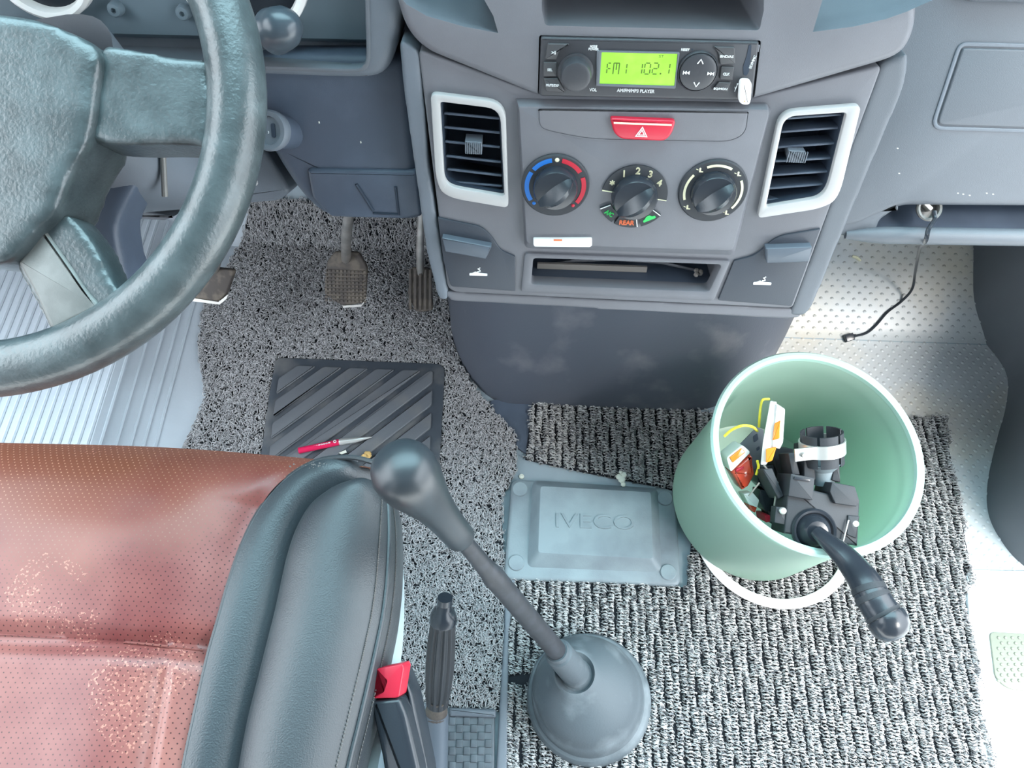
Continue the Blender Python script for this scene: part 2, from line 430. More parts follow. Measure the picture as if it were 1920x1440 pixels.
# dimpled passenger floor
mb = MB(); xs = [.42+.02*i for i in range(24)]; ys = [.15+.02*i for i in range(48)]
mb.grid([[Vector((x, y, zfloor(x, y)+.0015)) for x in xs] for y in ys])
rfl = mb.build('floor', M['liningr'], kind='structure', fix=False)
mb = MB(); r = .0034
for j in range(88):
    for i in range(24):
        x = .40+i*.0185+(.0092 if j % 2 else 0); y = .24+j*.0088
        if x < .43: continue
        z = zfloor(x, y)+.0015
        vs = [(x+r*math.cos(k*PI/3), y+r*math.sin(k*PI/3), z) for k in range(6)]+[(x+.6*r*math.cos(k*PI/3), y+.6*r*math.sin(k*PI/3), z+.0009) for k in range(6)]
        mb.add(vs, [(k, (k+1) % 6, 6+(k+1) % 6, 6+k) for k in range(6)]+[(6, 7, 8, 9, 10, 11)])
mb.build('dimple', M['liningr'], rfl, kind='stuff', sharp=80)
# front bulkhead
mb = MB(); mb.box(-1.2, 1.14, 0, 1.3, 1.2, .95); mb.build('wall_front', M['cavity'], kind='structure')
# white painted sill and step in the open passenger doorway, ground outside
sl = [uz(x, y, .0) for x, y in [(1800, 1000), (1850, 1075), (2300, 1075), (2300, 1560), (1846, 1560), (1826, 1200)]]
mb = MB(); mb.prism(rp([p.xy[:] for p in [uz(x, y, .006) for x, y in [(1812, 1068), (2300, 1075), (2400, 1700), (1870, 1700), (1846, 1440), (1820, 1200)]]], .01), -.06, .006, bev=.002)
sill = mb.build('trim_1', M['sill'], kind='structure')
mb = MB(); q = rp([uz(x, y, .008).xy[:] for x, y in [(1855, 1184), (2110, 1200), (2110, 1318), (1890, 1292), (1866, 1272)]], .008)
mb.prism(q, .004, .0085, bev=.001); st = mb.build('step_pad', M['step'], sill)
mb = MB()
for j in range(9):
    for i in range(16):
        c = uz(1872+i*13+(6 if j % 2 else 0), 1196+j*10, .0085)
        mb.sph((c.x, c.y, .0085), .0026, seg=6, n=4, sz=.5)
mb.build('dimple', M['step'], sill, kind='stuff')
mb = MB(); mb.box(-4, -4, -.62, 6, 5, -.6); mb.build('ground', M['ground'], kind='structure')
# unseen cab shell added to limit the light: roof, side walls, door openings
mb = MB(); M['lin'] = mat('cab_lining', (.15, .16, .17), .8)
mb.box(-.98, -1.3, 1.55, .98, .35, 1.6); mb.build('ceiling', M['lin'], kind='structure')
mb = MB(); mb.box(.93, -1.3, -.05, .98, -.75, 1.55); mb.build('wall_right', M['lin'], kind='structure')
mb = MB(); mb.box(-1.2, -1.3, 0, -1.15, -.45, 1.55); mb.box(-1.2, .40, 0, -1.15, 1.14, .95); mb.box(-1.16, .66, 0, -.93, 1.14, .5); mb.build('wall_left', M['dash2'], kind='structure')  # unseen panels, closed towards the front to darken the footwell
# windscreen, tinted glass sloping from the roof to the dash
mb = MB(); mb.add([(-.95, .35, 1.575), (.95, .35, 1.575), (.98, 1.12, .995), (-.98, 1.12, .995), (-.95, .354, 1.58), (.95, .354, 1.58), (.98, 1.124, 1.0), (-.98, 1.124, 1.0)], [(0, 1, 2, 3), (7, 6, 5, 4), (0, 4, 5, 1), (1, 5, 6, 2), (2, 6, 7, 3), (3, 7, 4, 0)])
M['glass'] = bpy.data.materials.new('tinted_glass'); M['glass'].use_nodes = True; nt = M['glass'].node_tree; nt.nodes.remove(nt.nodes['Principled BSDF'])
tb = nt.nodes.new('ShaderNodeBsdfTransparent'); tb.inputs[0].default_value = (.80, .97, 1.0, 1)
gb = nt.nodes.new('ShaderNodeBsdfGlossy'); gb.inputs['Roughness'].default_value = .02; fr_ = nt.nodes.new('ShaderNodeFresnel'); mx_ = nt.nodes.new('ShaderNodeMixShader')
nt.links.new(fr_.outputs[0], mx_.inputs[0]); nt.links.new(tb.outputs[0], mx_.inputs[1]); nt.links.new(gb.outputs[0], mx_.inputs[2]); nt.links.new(mx_.outputs[0], nt.nodes['Material Output'].inputs[0])
mb.build('window_1', M['glass'], kind='structure')
mb = MB(); mb.box(-.98, -1.35, 0, .98, -1.3, 1.6); mb.build('wall_back', M['lin'], kind='structure')  # unseen bulkhead added to cut low light reaching under the dash
# right-hand wheel arch cover, a smooth bulging wall
pa = [hit(x, y) for x, y in [(1805, 380), (1822, 450), (1824, 560), (1846, 640), (1884, 700), (1884, 760), (1868, 820), (1850, 900), (1850, 960), (1872, 1010), (1915, 1060), (2000, 1110)]]
def smooth(pts, n):
    "Catmull-Rom resample"
    P_ = [Vector(p) for p in pts]; P_ = [P_[0]*2-P_[1]]+P_+[P_[-1]*2-P_[-2]]; out = []
    m = len(P_)-3
    for k in range(n):
        t = k/(n-1)*m; i = min(int(t), m-1); u = t-i; a, b_, c, d = P_[i:i+4]
        out.append(.5*((2*b_)+(c-a)*u+(2*a-5*b_+4*c-d)*u*u+(3*b_-a-3*c+d)*u**3))
    return out
pa = smooth(pa, 60)
rows = []
for z, o in [(0, 0), (.01, .002), (.05, .006), (.12, .012), (.2, .022), (.28, .04), (.34, .07), (.37, .12), (.38, .3)]:
    rows.append([Vector((p.x+o, p.y, p.z-.004+z)) for p in pa])
mb = MB(); mb.grid(rows); wr = mb.build('trim_3', M['dashlt'], kind='structure', fix=False)

# ================================================================== engine hump below the console
hp = smooth([uz(x, y, 0) for x, y in [(800, 470), (838, 560), (850, 640), (880, 705), (932, 752), (1010, 762), (1200, 772), (1320, 768), (1410, 720), (1462, 650), (1490, 560), (1500, 470)]], 70)
hc0 = Vector((.135, 1.0, 0)); rows = []
for i in range(14):
    t = i/13; z = .47*t; k_ = 1-.26*t**1.3
    rows.append([Vector((hc0.x+(p.x-hc0.x)*(1-.10*t**2), hc0.y+(p.y-hc0.y)*k_, z)) for p in hp])
mb = MB(); mb.grid(rows)
hump = mb.build('engine_hump_cover', M['hump'], label='dark scuffed plastic engine hump cover below the centre console', cat='cover', fix=False)
mb = MB(); q = rp([uz(x, y, .02).xy[:] for x, y in [(905, 740), (975, 738), (1180, 742), (1400, 790), (1400, 830), (985, 850), (935, 790)]], .03)
mb.prism(q, 0, .004, bev=.001); mb.build('lower_lip', M['dash2'], hump)

# ================================================================== DASHBOARD, driver side
dash = thing('dashboard', 'blue-grey plastic dashboard running behind the steering wheel and across the passenger side', 'dashboard', MF @ Vector((0, -.1, -.3)))
# body filling the space behind the panels, added to keep the footwell dark
def pl(px, py, w=0): return MF @ Vector((*uf(px, py, MF, w), w))
mb = MB(); yb = 1.14
prof = [(pl(700, 330, -.10).y, pl(700, 330, -.10).z), (pl(700, 60, -.12).y, pl(700, 60, -.12).z), (1.14, 1.0), (1.14, .42)]
vs = [(x, y, z) for x in (-.92, -.135) for y, z in prof]; mb.add(vs, [(0, 1, 5, 4), (1, 2, 6, 5), (2, 3, 7, 6), (3, 0, 4, 7), (3, 2, 1, 0), (4, 5, 6, 7)])
mb.build('dash_body', M['cavity'], dash)
mb = MB(); mb.box(-.92, .78, .95, .92, 1.14, .99); mb.build('dash_light_stop', M['dash2'], dash)  # unseen plate added to stop light leaking down behind the console
# knee panel
w = -.030
mb = MB(); q = rp(P([(380, 105), (772, 105), (775, 200), (792, 412), (770, 418), (612, 414), (565, 372), (528, 318), (500, 270), (380, 262)], w), [.0, .02, .02, .004, .01, .02, .03, .03, .02, 0])
mb.prism(q, -.11, w, MF, bev=.012); mb.build('knee_panel', M['dash2'], dash)
mb = MB(); q = rp(P([(575, 318), (782, 322), (791, 404), (760, 412), (620, 408), (585, 372)], -.026), .004)
mb.prism(q, -.05, -.026, MF, bev=.004); mb.build('lower_panel', M['dash2'], dash)
mb = MB()
mb.tube([MF @ Vector((*p, -.0255)) for p in P([(668, 345), (700, 395)], -.0255)], .0016, 6); mb.tube([MF @ Vector((*p, -.0255)) for p in P([(742, 350), (748, 402), (700, 400)], -.0255)], .0014, 6)
mb.build('panel_seam', M['cavity'], dash)
# small scuff marks
mb = MB()
for x, y in [(598, 230), (676, 267), (612, 380), (758, 153)]:
    a = P([(x-1, y-2), (x+1, y-2.5), (x+2, y+1), (x, y+1.5)], -.0298); mb.prism(a, -.03, -.0294, MF)
mb.build('scuff', M['paper'], dash, kind='stuff')
# binnacle surround with its opening
w = -.012
mb = MB(); q = rp(P([(-420, -260), (750, -260), (752, 10), (745, 90), (725, 140), (690, 152), (-420, 112)], w), [0, 0, .02, .04, .04, .03, 0])
mb.prism(q, -.11, w, MF, bev=.010)
bin_ = mb.build('binnacle', M['dash'], dash)
hole = rp(P([(-380, -240), (690, -240), (694, 40), (696, 118), (680, 136), (-380, 102)], w), [0, 0, .01, .012, .012, 0])
cut(bin_, [MB().prism(hole, -.055, .02, MF)])
mb = MB(); mb.ring(hole, inset(ccw(hole), .0035) if area2(hole) > 0 else list(reversed(inset(ccw(hole), .0035))), -.02, w+.002, MF, bev=.001)
mb.build('bezel_edge', M['dashlt'], dash)
mb = MB(); q = P([(-380, -240), (690, -240), (692, 104), (-380, 78)], -.02)
mb.taper([(a, b2-.002) for a, b2 in ccw(q)], inset(ccw(q), .004), -.054, -.045, MF); mb.build('cluster_fascia', M['cluster'], dash)
wf = -.045
mb = MB()
lo = P([(380, 104), (700, 122), (694, 134), (380, 122)], -.03); mb.prism(rp(lo, .003), -.05, -.016, MF, bev=.004); mb.build('bezel_ledge', M['dashlt'], dash)
for x, y in [(220, 14), (347, 20)]:
    c = P([(x, y)], wf)[0]; mb = MB(); mb.lathe([(.0065, 0), (.0062, .006), (.005, .008), (.0022, .0085), (.002, .006), (0, .006)], MF @ T(*c, wf), 18); mb.build('screw', M['cluster'], dash)
for x, y, r in [(78, -72, .043), (455, -62, .055)]:
    c = P([(x, y)], wf)[0]; mb = MB()
    mb.lathe([(r, 0), (r, .010), (r-.003, .013), (r-.007, .012), (r-.009, .002), (r-.009, 0)], MF @ T(*c, wf), 48, closed=True)
    g = mb.build('gauge_ring', M['white'], dash)
    mb = MB(); mb.lathe([(r-.008, 0), (r-.008, .003), (0, .003)], MF @ T(*c, wf), 40); mb.build('gauge_face', M['black'], g)
# slim strip between driver dash and console
mb = MB(); q = rp(P([(748, 70), (790, 96), (803, 300), (842, 552), (838, 562), (822, 558), (800, 470), (776, 300), (756, 160)], -.004), .006)
mb.prism(q, -.09, -.001, MF); soften(mb.build('side_trim', M['dash'], dash), .0018, 16)
# ---- passenger side
MP = face_frame(pl(1650, 385, -.025), 30)
def PP(pts, w=0.0): return ufs(pts, MP, w)
mb = MB(); mb.prism(rp(PP([(1700, -120), (2350, -120), (2350, 392), (1690, 388), (1600, 430), (1560, 430), (1625, 240)], 0), [0, 0, 0, .01, .01, 0, 0]), -.06, 0, MP, bev=.008)
mb.build('passenger_panel', M['dashlt'], dash)
mb = MB(); q = rp(PP([(1765, -60), (1800, 2), (2350, 14), (2350, -160), (1765, -160)], 0), .01); mb.prism(q, -.01, .012, MP, bev=.01); mb.build('upper_shelf', M['dashlt'], dash)
lidp = rp(PP([(1797, 78), (2350, 92), (2350, 262), (1742, 243)], 0), [.008, 0, 0, .012])
mb = MB(); o_ = ccw(lidp); mb.ring(o_, inset(o_, .0035), -.004, .0012, MP, bev=.0008); mb.build('lid_border', M['dash'], dash)
mb = MB(); mb.prism(inset(o_, .0048), -.003, .0018, MP, bev=.0015); mb.build('glovebox_lid', M['dashlt'], dash)
# open shelf under the panel: a real tray with back, floor and rolled lip
lipc = MP @ Vector((*uf(1700, 440, MP, -.005), -.005))
A = MP @ Vector((*uf(1640, 388, MP, 0), 0))
mb = MB()
def pv(px, py, w): return MP @ Vector((*uf(px, py, MP, w), w))
zt = pv(1750, 432, -.004)
x0 = pv(1650, 432, -.004).x; x1 = 1.15
mb.box(x0, zt.y-.004, zt.z-.012, x1, zt.y+.20, zt.z-.006)
mb.box(x0+.06, zt.y+.19, zt.z-.012, x1, zt.y+.20, zt.z+.16)
mb.build('shelf_floor', M['dash2'], dash)
mb = MB()
l0 = pv(1585, 440, -.002); l1 = pv(1660, 441, .0); l2 = pv(2350, 452, .0)
mb.tube([l0, (l0*.5+l1*.5), l1, l1*.5+l2*.5, l2], [.004, .007, .0085, .0085, .0085], 14); mb.build('shelf_lip', M['dashlt'], dash)
mb = MB(); mb.tube([pv(1745, 412, -.03), pv(2350, 424, -.03)], .004, 8); mb.build('shelf_rail', M['dashlt'], dash)
mb = MB(); q = rp(PP([(1560, 395), (1690, 386), (1650, 412), (1640, 441), (1575, 443)], -.002), .004); mb.prism(q, -.06, -.001, MP, bev=.004); mb.build('shelf_cheek', M['dashlt'], dash)
mb = MB(); mb.prism(PP([(1590, 370), (1720, 370), (1700, 436), (1590, 436)], -.06), -.075, -.064, MP); mb.build('shelf_end', M['dash2'], dash)
# body above shelf on passenger side
mb = MB()
prof = [pv(1800, 380, -.062), pv(1800, -140, -.062)]
vs = [(x, y, z) for x in (.47, .92) for y, z in [(prof[0].y, prof[0].z+.02), (prof[1].y, prof[1].z), (1.14, 1.0), (1.14, .60)]]
mb.add(vs, [(0, 1, 5, 4), (1, 2, 6, 5), (2, 3, 7, 6), (3, 0, 4, 7), (3, 2, 1, 0), (4, 5, 6, 7)]); mb.build('dash_body', M['cavity'], dash)
# specks
mb = MB()
for x, y in [(1796, 362), (1806, 364), (1818, 366), (1850, 362), (1862, 364), (1683, 278), (1686, 325), (1822, 135)]:
    a = PP([(x-1.8, y-.5), (x+1, y-1), (x+1.8, y+1), (x-1, y+1)], 0); mb.prism(a, -.0005, .0003, MP)
mb.build('scuff', M['paper'], dash, kind='stuff')

# ================================================================== CENTRE CONSOLE
con = thing('centre_console', 'dark grey centre console with silver vents, three heater dials and ashtrays', 'console', MF @ Vector((0, -.25, -.05)))
mb = MB(); q = rp(P([(784, 92), (1010, 176), (1400, 186), (1655, 122), (1486, 579), (840, 548)]), [.006, .01, .01, .006, .006, .012])
mb.prism(q, -.08, 0, MF, bev=.002)
face = mb.build('face_panel', M['console'], con)
ventL_in = P([(826, 186), (938, 200), (946, 362), (846, 345), (834, 330)]); ventR_in = P([(1468, 214), (1584, 206), (1548, 350), (1530, 366), (1434, 382)])
vLh = rp(ventL_in, [.003, .012, .003, .012, .006]); vRh = rp(ventR_in, [.010, .003, .012, .006, .003])
trayh = rp(P([(990, 476), (1364, 489), (1334, 556), (982, 541)]), .004)
cut(face, [MB().prism(vLh, -.05, .05, MF), MB().prism(vRh, -.05, .05, MF), MB().prism(trayh, -.07, .05, MF)])
# side flank strips (lighter bevelled outer edge)
mb = MB(); q = rp(P([(1648, 118), (1702, 96), (1700, 150), (1606, 370), (1522, 575), (1506, 592), (1478, 590), (1484, 572)], -.004), [.002, .004, .02, .1, .012, .008, .003, .003], 6)
mb.prism(q, -.10, -.001, MF); soften(mb.build('flank_trim', M['dashlt'], con), .0018, 24)
mb = MB(); q = rp(P([(836, 545), (1490, 578), (1502, 592), (1480, 597), (850, 563), (838, 556)], -.004), .002)
mb.prism(q, -.09, -.002, MF); soften(mb.build('lower_edge', M['console'], con), .0018, 6)
# console rear mass so nothing is see-through
mb = MB(); a = MF @ Vector((*uf(840, 545, MF), -.08)); 
mb.prism(P([(800, 90), (1640, 90), (1560, 430), (1480, 540), (845, 520)], -.08), -.35, -.085, MF); mb.build('console_body', M['cavity'], con)
# raised centre panel + recessed strip lid
WP = .0085
lo_ = P([(966, 184), (1436, 192), (1446, 206), (1376, 478), (984, 465), (970, 202)], 0); hi_ = P([(972, 200), (1440, 206), (1442, 212), (1374, 470), (988, 458), (974, 206)], WP)
mb = MB(); q = rp(hi_, [.002, .002, .003, .006, .006, .003]); ql = rp(lo_, [.002, .002, .003, .006, .006, .003])
qm = [(a[0]*.88+b2[0]*.12, a[1]*.88+b2[1]*.12) for a, b2 in zip(q, ql)]
nn = len(q); loops = [(ql, -.002), (ql, .0003), (qm, WP-.0012), ([(a[0]*.97+b2[0]*.03, a[1]*.97+b2[1]*.03) for a, b2 in zip(q, ql)], WP-.0003), (inset(ccw(q), .0008) if area2(q) > 0 else list(reversed(inset(ccw(q), .0008))), WP)]
mb.add([(x, y, z) for L_, z in loops for x, y in L_], [(r_*nn+i, r_*nn+(i+1) % nn, (r_+1)*nn+(i+1) % nn, (r_+1)*nn+i) for r_ in range(4) for i in range(nn)]+[tuple(range(4*nn, 5*nn))], MF); cp = mb.build('centre_panel', M['console'], con)
lidq = ccw(rp(P([(1008, 203), (1405, 208), (1400, 250), (1370, 267), (1100, 262), (1008, 242)], WP), [.001, .001, .008, .012, .02, .010]))
mb = MB(); mb.ring(lidq, inset(lidq, .0008), WP-.001, WP+.0005, MF); mb.prism(inset(lidq, .0014), WP-.001, WP+.0007, MF, bev=.0004); mb.build('switch_panel', M['console'], con)
WC = WP+.0007
# hazard button
mb = MB(); q = rp(P([(1143, 217), (1266, 222), (1260, 245), (1246, 261), (1163, 257), (1150, 245)], WC), [.003, .003, .004, .005, .005, .004]); mb.prism(q, WC-.002, WC+.005, MF, bev=.0022)
hz = mb.build('hazard_button', M['red'], con)
c = P([(1202, 245)], WC)[0]
mb = MB()
for r0, r1 in [(.0062, .0048), (.0036, .0022)]:
    o3 = [(c[0]+r0*math.cos(a), c[1]+r0*math.sin(a)) for a in (PI/2, PI/2+2.0944, PI/2+4.18879)]; i3 = [(c[0]+r1*math.cos(a), c[1]+r1*math.sin(a)) for a in (PI/2, PI/2+2.0944, PI/2+4.18879)]
    mb.ring(o3, i3, WC+.0045, WC+.0055, MF)
mb.build('triangle_mark', M['printw'], hz)
mb = MB(); a = P([(1150, 224), (1258, 228), (1258, 231), (1150, 227)], WC); mb.prism(a, WC+.004, WC+.0053, MF); mb.build('light_strip', M['ivory'], hz)
# dials
def dial(px, py, rpx, name='heater_dial', ring=True):
    c = P([(px, py)], WP)[0]; r = rpx*abs(P([(px+1, py)], WP)[0][0]-P([(px, py)], WP)[0][0])
    D = MF @ T(c[0], c[1], WP-.0005)
    mb = MB()
    if ring: mb.lathe([(r, 0), (r, .0018), (r*.96, .0032), (r*.6, .003), (r*.6, 0)], D, 48)
    else:
        mb.arc(0, 0, r*.52, r, -8, 172, 0, .0025, D, 30); mb.lathe([(r*.66, 0), (r*.66, .002), (r*.6, .003), (0.001, .003)], D, 40)
    d = mb.build(name, M['blackm'], con)
    kr = r*(.66 if ring else .70)
    mb = MB(); mb.lathe([(kr, .002), (kr*.97, .010), (kr*.9, .0125), (kr*.5, .0135), (.0005, .0135)], D, 40)
    k = mb.build('knob', M['black'], d)
    mb = MB(); g = []
    # curved grip blade rising diagonally across the knob
    prof = [(-1, .25), (-.8, .75), (0, 1), (.8, .75), (1, .25)]
    rows = []
    for u in [i/12*2-1 for i in range(13)]:
        h = .0135+.011*(1-u*u*.55); wd = kr*.40*math.sqrt(max(.02, 1-u*u*.9)); bow = kr*.16*(1-u*u)
        rows.append([(u*kr*.93, -wd+bow*-1, .010), (u*kr*.9, -wd*.55-bow, h-.002), (u*kr*.9, -bow, h), (u*kr*.9, wd*.35-bow, h-.003), (u*kr*.93, wd-bow*.2, .010)])
    L = D @ RZ(42)
    mb.grid(rows, L); mb.add(rows[0], [(0, 1, 2, 3, 4)], L); mb.add(rows[-1], [(4, 3, 2, 1, 0)], L)
    mb.build('grip', M['black'], k)
    return d, D, r
d1, D1, r1 = dial(1041, 347, 64)
mb = MB(); mb.arc(0, 0, r1*.77, r1*.90, 100, 142, .0028, .0036, D1); mb.arc(0, 0, r1*.77, r1*.90, 149, 214, .0028, .0036, D1); mb.sph((r1*.83*math.cos(math.radians(224)), r1*.83*math.sin(math.radians(224)), .003), .0018, D1, 10, 6, .5); mb.build('cold_mark', M['blue'], d1)
mb = MB(); mb.arc(0, 0, r1*.77, r1*.90, 80, 35, .0028, .0036, D1); mb.arc(0, 0, r1*.77, r1*.90, 22, -37, .0028, .0036, D1); mb.sph((r1*.83*math.cos(math.radians(-47)), r1*.83*math.sin(math.radians(-47)), .003), .0018, D1, 10, 6, .5); mb.build('warm_mark', M['redp'], d1)
mb = MB(); mb.sph((0, r1*.84, .003), .0021, D1, 12, 6, .5); mb.build('neutral_mark', M['ivory'], d1)
d2, D2, r2 = dial(1189, 365, 62, ring=False)
mb = MB()
for s_, a in (('1', 119), ('2', 90), ('3', 63), ('4', 34)): mb.text(s_, r2*.83*math.cos(math.radians(a)), r2*.83*math.sin(math.radians(a)), .0062, M=D2, z=.0028, rot=(a-90)*.15, bold=.0002)
mb.text('*', r2*.83*math.cos(math.radians(150)), r2*.83*math.sin(math.radians(150)), .0045, M=D2, z=.0028, bold=.0003)
mb.arc(0, 0, r2*.52, r2*1.0, 170.5, 172.5, .0022, .003, D2, 2); mb.arc(0, 0, r2*.52, r2*1.0, -8, -6.5, .0022, .003, D2, 2)
mb.build('speed_print', M['ivory'], d2)
for a0, a1, nm, tx, mt in ((205, 238, 'cooling_button', 'A/C', 'greenp'), (243, 283, 'rear_button', 'REAR', 'orangep'), (288, 325, 'recirculation_button', '', 'greenp')):
    mb = MB(); mb.arc(0, 0, r2*.74, r2*1.10, a0, a1, 0, .0032, D2); bt = mb.build(nm, M['blackm'], d2)
    am = math.radians((a0+a1)/2); cx, cy = r2*.93*math.cos(am), r2*.93*math.sin(am); mb = MB()
    if tx: mb.text(tx, cx, cy, .0042 if tx != 'REAR' else .0045, w=(.008 if tx == 'A/C' else .0135), M=D2, z=.0034, rot=(-30 if tx == 'A/C' else 0), bold=.00025)
    else:
        L = D2 @ T(cx, cy, .0032) @ RZ(28); mb.prism(rp([(-.006, -.002), (.006, -.002), (.006, .0005), (.003, .001), (.0015, .003), (-.002, .003), (-.004, .0008), (-.006, .0003)], .0008), 0, .0006, L)
    mb.build('button_print', M[mt], bt)
    mb = MB(); mb.arc(0, 0, r2*.76, r2*1.09, a1-1.5 if a0 > 220 else a0, a1 if a0 > 220 else a0+1.5, .003, .0036, D2, 2)
    mb.build('edge_print', M['printw'], bt)
d3, D3, r3 = dial(1336, 357, 65)
mb = MB()
for a0, a1 in ((62, 113), (142, 200), (-38, 28)): mb.arc(0, 0, r3*.79, r3*.86, a0, a1, .0028, .0036, D3)
for a in (127, 45, 219, -52):
    am = math.radians(a); cx, cy = r3*.84*math.cos(am), r3*.84*math.sin(am)
    mb.sph((cx, cy+.0014, .003), .001, D3, 8, 5, .5); mb.prism([(cx-.0008, cy+.001), (cx+.0008, cy+.001), (cx+.001, cy-.001), (cx+.003, cy-.0012), (cx+.003, cy-.002), (cx-.0005, cy-.002)], .0028, .0035, D3)
    mb.prism([(cx-.0035, cy+.0012), (cx-.0015, cy+.0004), (cx-.0015, cy-.0001), (cx-.0035, cy+.0006)], .0028, .0035, D3)
mb.build('airflow_print', M['ivory'], d3)
# vents
def vent(outer, rad, inner, innerhole, slats, tab, label, tilt=-24):
    vt = thing('air_vent', label, 'vent', MF @ Vector((*P([outer[0]])[0], 0)))
    def resamp(p, n=64):
        p = ccw(p); L = [0]
        for i in range(len(p)): L.append(L[-1]+(Vector(p[(i+1) % len(p)])-Vector(p[i])).length)
        return p, L
    O = ccw(rp(P(outer), rad, 6)); J = ccw(innerhole)
    cx = sum(a for a, b2 in J)/len(J); cy = sum(b2 for a, b2 in J)/len(J)
    def rayhit(poly, a):
        d = Vector((math.cos(a), math.sin(a))); best = 0
        for i in range(len(poly)):
            p = Vector(poly[i])-Vector((cx, cy)); q = Vector(poly[(i+1) % len(poly)])-Vector((cx, cy)); e = q-p
            den = d.x*e.y-d.y*e.x
            if abs(den) < 1e-12: continue
            t = (p.x*e.y-p.y*e.x)/den; s2 = (p.x*d.y-p.y*d.x)/den
            if t > 0 and -1e-6 <= s2 <= 1+1e-6: best = max(best, t)
        return (cx+d.x*best, cy+d.y*best)
    A_ = sorted([2*PI*k/120 for k in range(120)]+[math.atan2(b2-cy, a-cx) % (2*PI) for a, b2 in O+J])
    Or = [rayhit(O, a) for a in A_]; Jr = [rayhit(J, a) for a in A_]
    mb = MB(); mb.ring(Or, Jr, -.001, .006, MF, bev=.0014); mb.build('bezel', M['silver'], vt)
    mb = MB(); Ji = [(cx+(a-cx)*.96, cy+(b2-cy)*.97) for a, b2 in Jr]; mb.ring(Jr, Ji, -.045, .001, MF); mb.prism(J, -.047, -.045, MF); mb.build('housing', M['cavity'], vt)
    for (xa, ya, xb, yb_) in slats:
        a = Vector((*P([(xa, ya)], -.004)[0], -.004)); b2 = Vector((*P([(xb, yb_)], -.004)[0], -.004)); d = b2-a
        L = MF @ T(*a) @ RZ(math.degrees(math.atan2(d.y, d.x))) @ RX(tilt)
        mb = MB(); mb.add([(0, y, z) for y, z in ((-.0, -.001), (.0, .001), (.0, 0))], [])
        mb = MB(); mb.prism(rp(rect(0, -.0011, d.length, .0011), .001), -.017, .001, L, bev=.0008); mb.build('slat', M['dash2'], vt)
    (xa, ya, xb, yb_) = tab
    q = rp(P([(xa, ya), (xb, ya+2), (xb, yb_+2), (xa, yb_)], 0), .0008)
    mb = MB(); mb.prism(q, -.012, .003, MF, bev=.0015)
    yy0 = min(b2 for a, b2 in q); yy1 = max(b2 for a, b2 in q); xx0 = min(a for a, b2 in q); xx1 = max(a for a, b2 in q)
    for k in range(9): x = xx0+(k+.5)*(xx1-xx0)/9; mb.box(x-.0003, yy0+.001, .002, x+.0003, yy1-.001, .0038, MF)
    mb.build('slider_tab', M['dash'], vt)
    return vt
vent([(808, 170), (948, 187), (954, 385), (832, 364), (818, 330)], [.006, .016, .006, .02, .01], None, vLh,
     [(832, 212, 937, 222), (832, 238, 938, 249), (834, 265, 938, 276), (836, 292, 940, 304), (838, 317, 941, 329), (848, 341, 942, 349)], (872, 262, 904, 286),
     'silver-framed air vent left of the red hazard button, beside the steering wheel side')
vent([(1460, 204), (1612, 192), (1570, 368), (1535, 386), (1418, 404)], [.014, .006, .02, .012, .005], None, vRh,
     [(1470, 222, 1579, 214), (1464, 247, 1572, 239), (1458, 276, 1566, 268), (1452, 302, 1559, 296), (1446, 328, 1552, 321), (1440, 353, 1545, 345), (1434, 376, 1535, 366)], (1477, 279, 1509, 302),
     'silver-framed air vent on the passenger side of the console, left of the glovebox', tilt=-4)
# ashtrays
def ashtray(poly, rad, handle, icon, label):
    q = rp(P(poly, .001), rad); at_ = thing('ashtray', label, 'ashtray', MF @ Vector((*q[0], 0)))
    mb = MB(); mb.prism(q, -.03, .0022, MF, bev=.0006); mb.build('front_panel', M['ashm'], at_)
    h = P(handle, .008); mb = MB()
    lo = [(a, b2) for a, b2 in P(handle, .002)]; hi = [(h[0][0]+.001, h[0][1]+.004), (h[1][0]-.001, h[1][1]+.004), h[2], h[3]]
    mb.prism(rp(h, .0012), .0015, .010, MF, bev=.0012); mb.build('handle', M['handlem'], at_)
    cx, cy = P([icon], .0022)[0]; mb = MB()
    mb.prism(rp([(cx-.009, cy-.0035), (cx+.009, cy-.0035), (cx+.009, cy-.0008), (cx+.001, cy-.0002), (cx-.003, cy+.0014), (cx-.006, cy-.0004), (cx-.009, cy-.0008)], .0006), .0015, .0029, MF)
    mb.tube([(cx-.001, cy+.0012, .0026), (cx+.002, cy+.0022, .0026), (cx+.0012, cy+.0036, .0026), (cx-.0006, cy+.0046, .0026), (cx+.0018, cy+.0062, .0026)], .0006, 6, M=MF)
    mb.build('cigarette_symbol', M['printw'], at_)
    return at_
ashtray([(821, 407), (902, 424), (922, 442), (938, 468), (966, 480), (966, 545), (846, 536), (832, 490)], [.001, .006, .006, .006, .002, .001, .003, .003],
        [(829, 444), (922, 461), (911, 484), (835, 470)], (897, 511), 'dark ashtray drawer with cigarette symbol at lower left of the console')
ashtray([(1456, 442), (1538, 428), (1520, 476), (1484, 573), (1346, 562), (1376, 488), (1416, 478)], [.01, .001, .002, .002, .002, .001, .008],
        [(1435, 464), (1522, 461), (1516, 489), (1437, 492)], (1430, 528), 'dark ashtray drawer with cigarette symbol at lower right of the console')
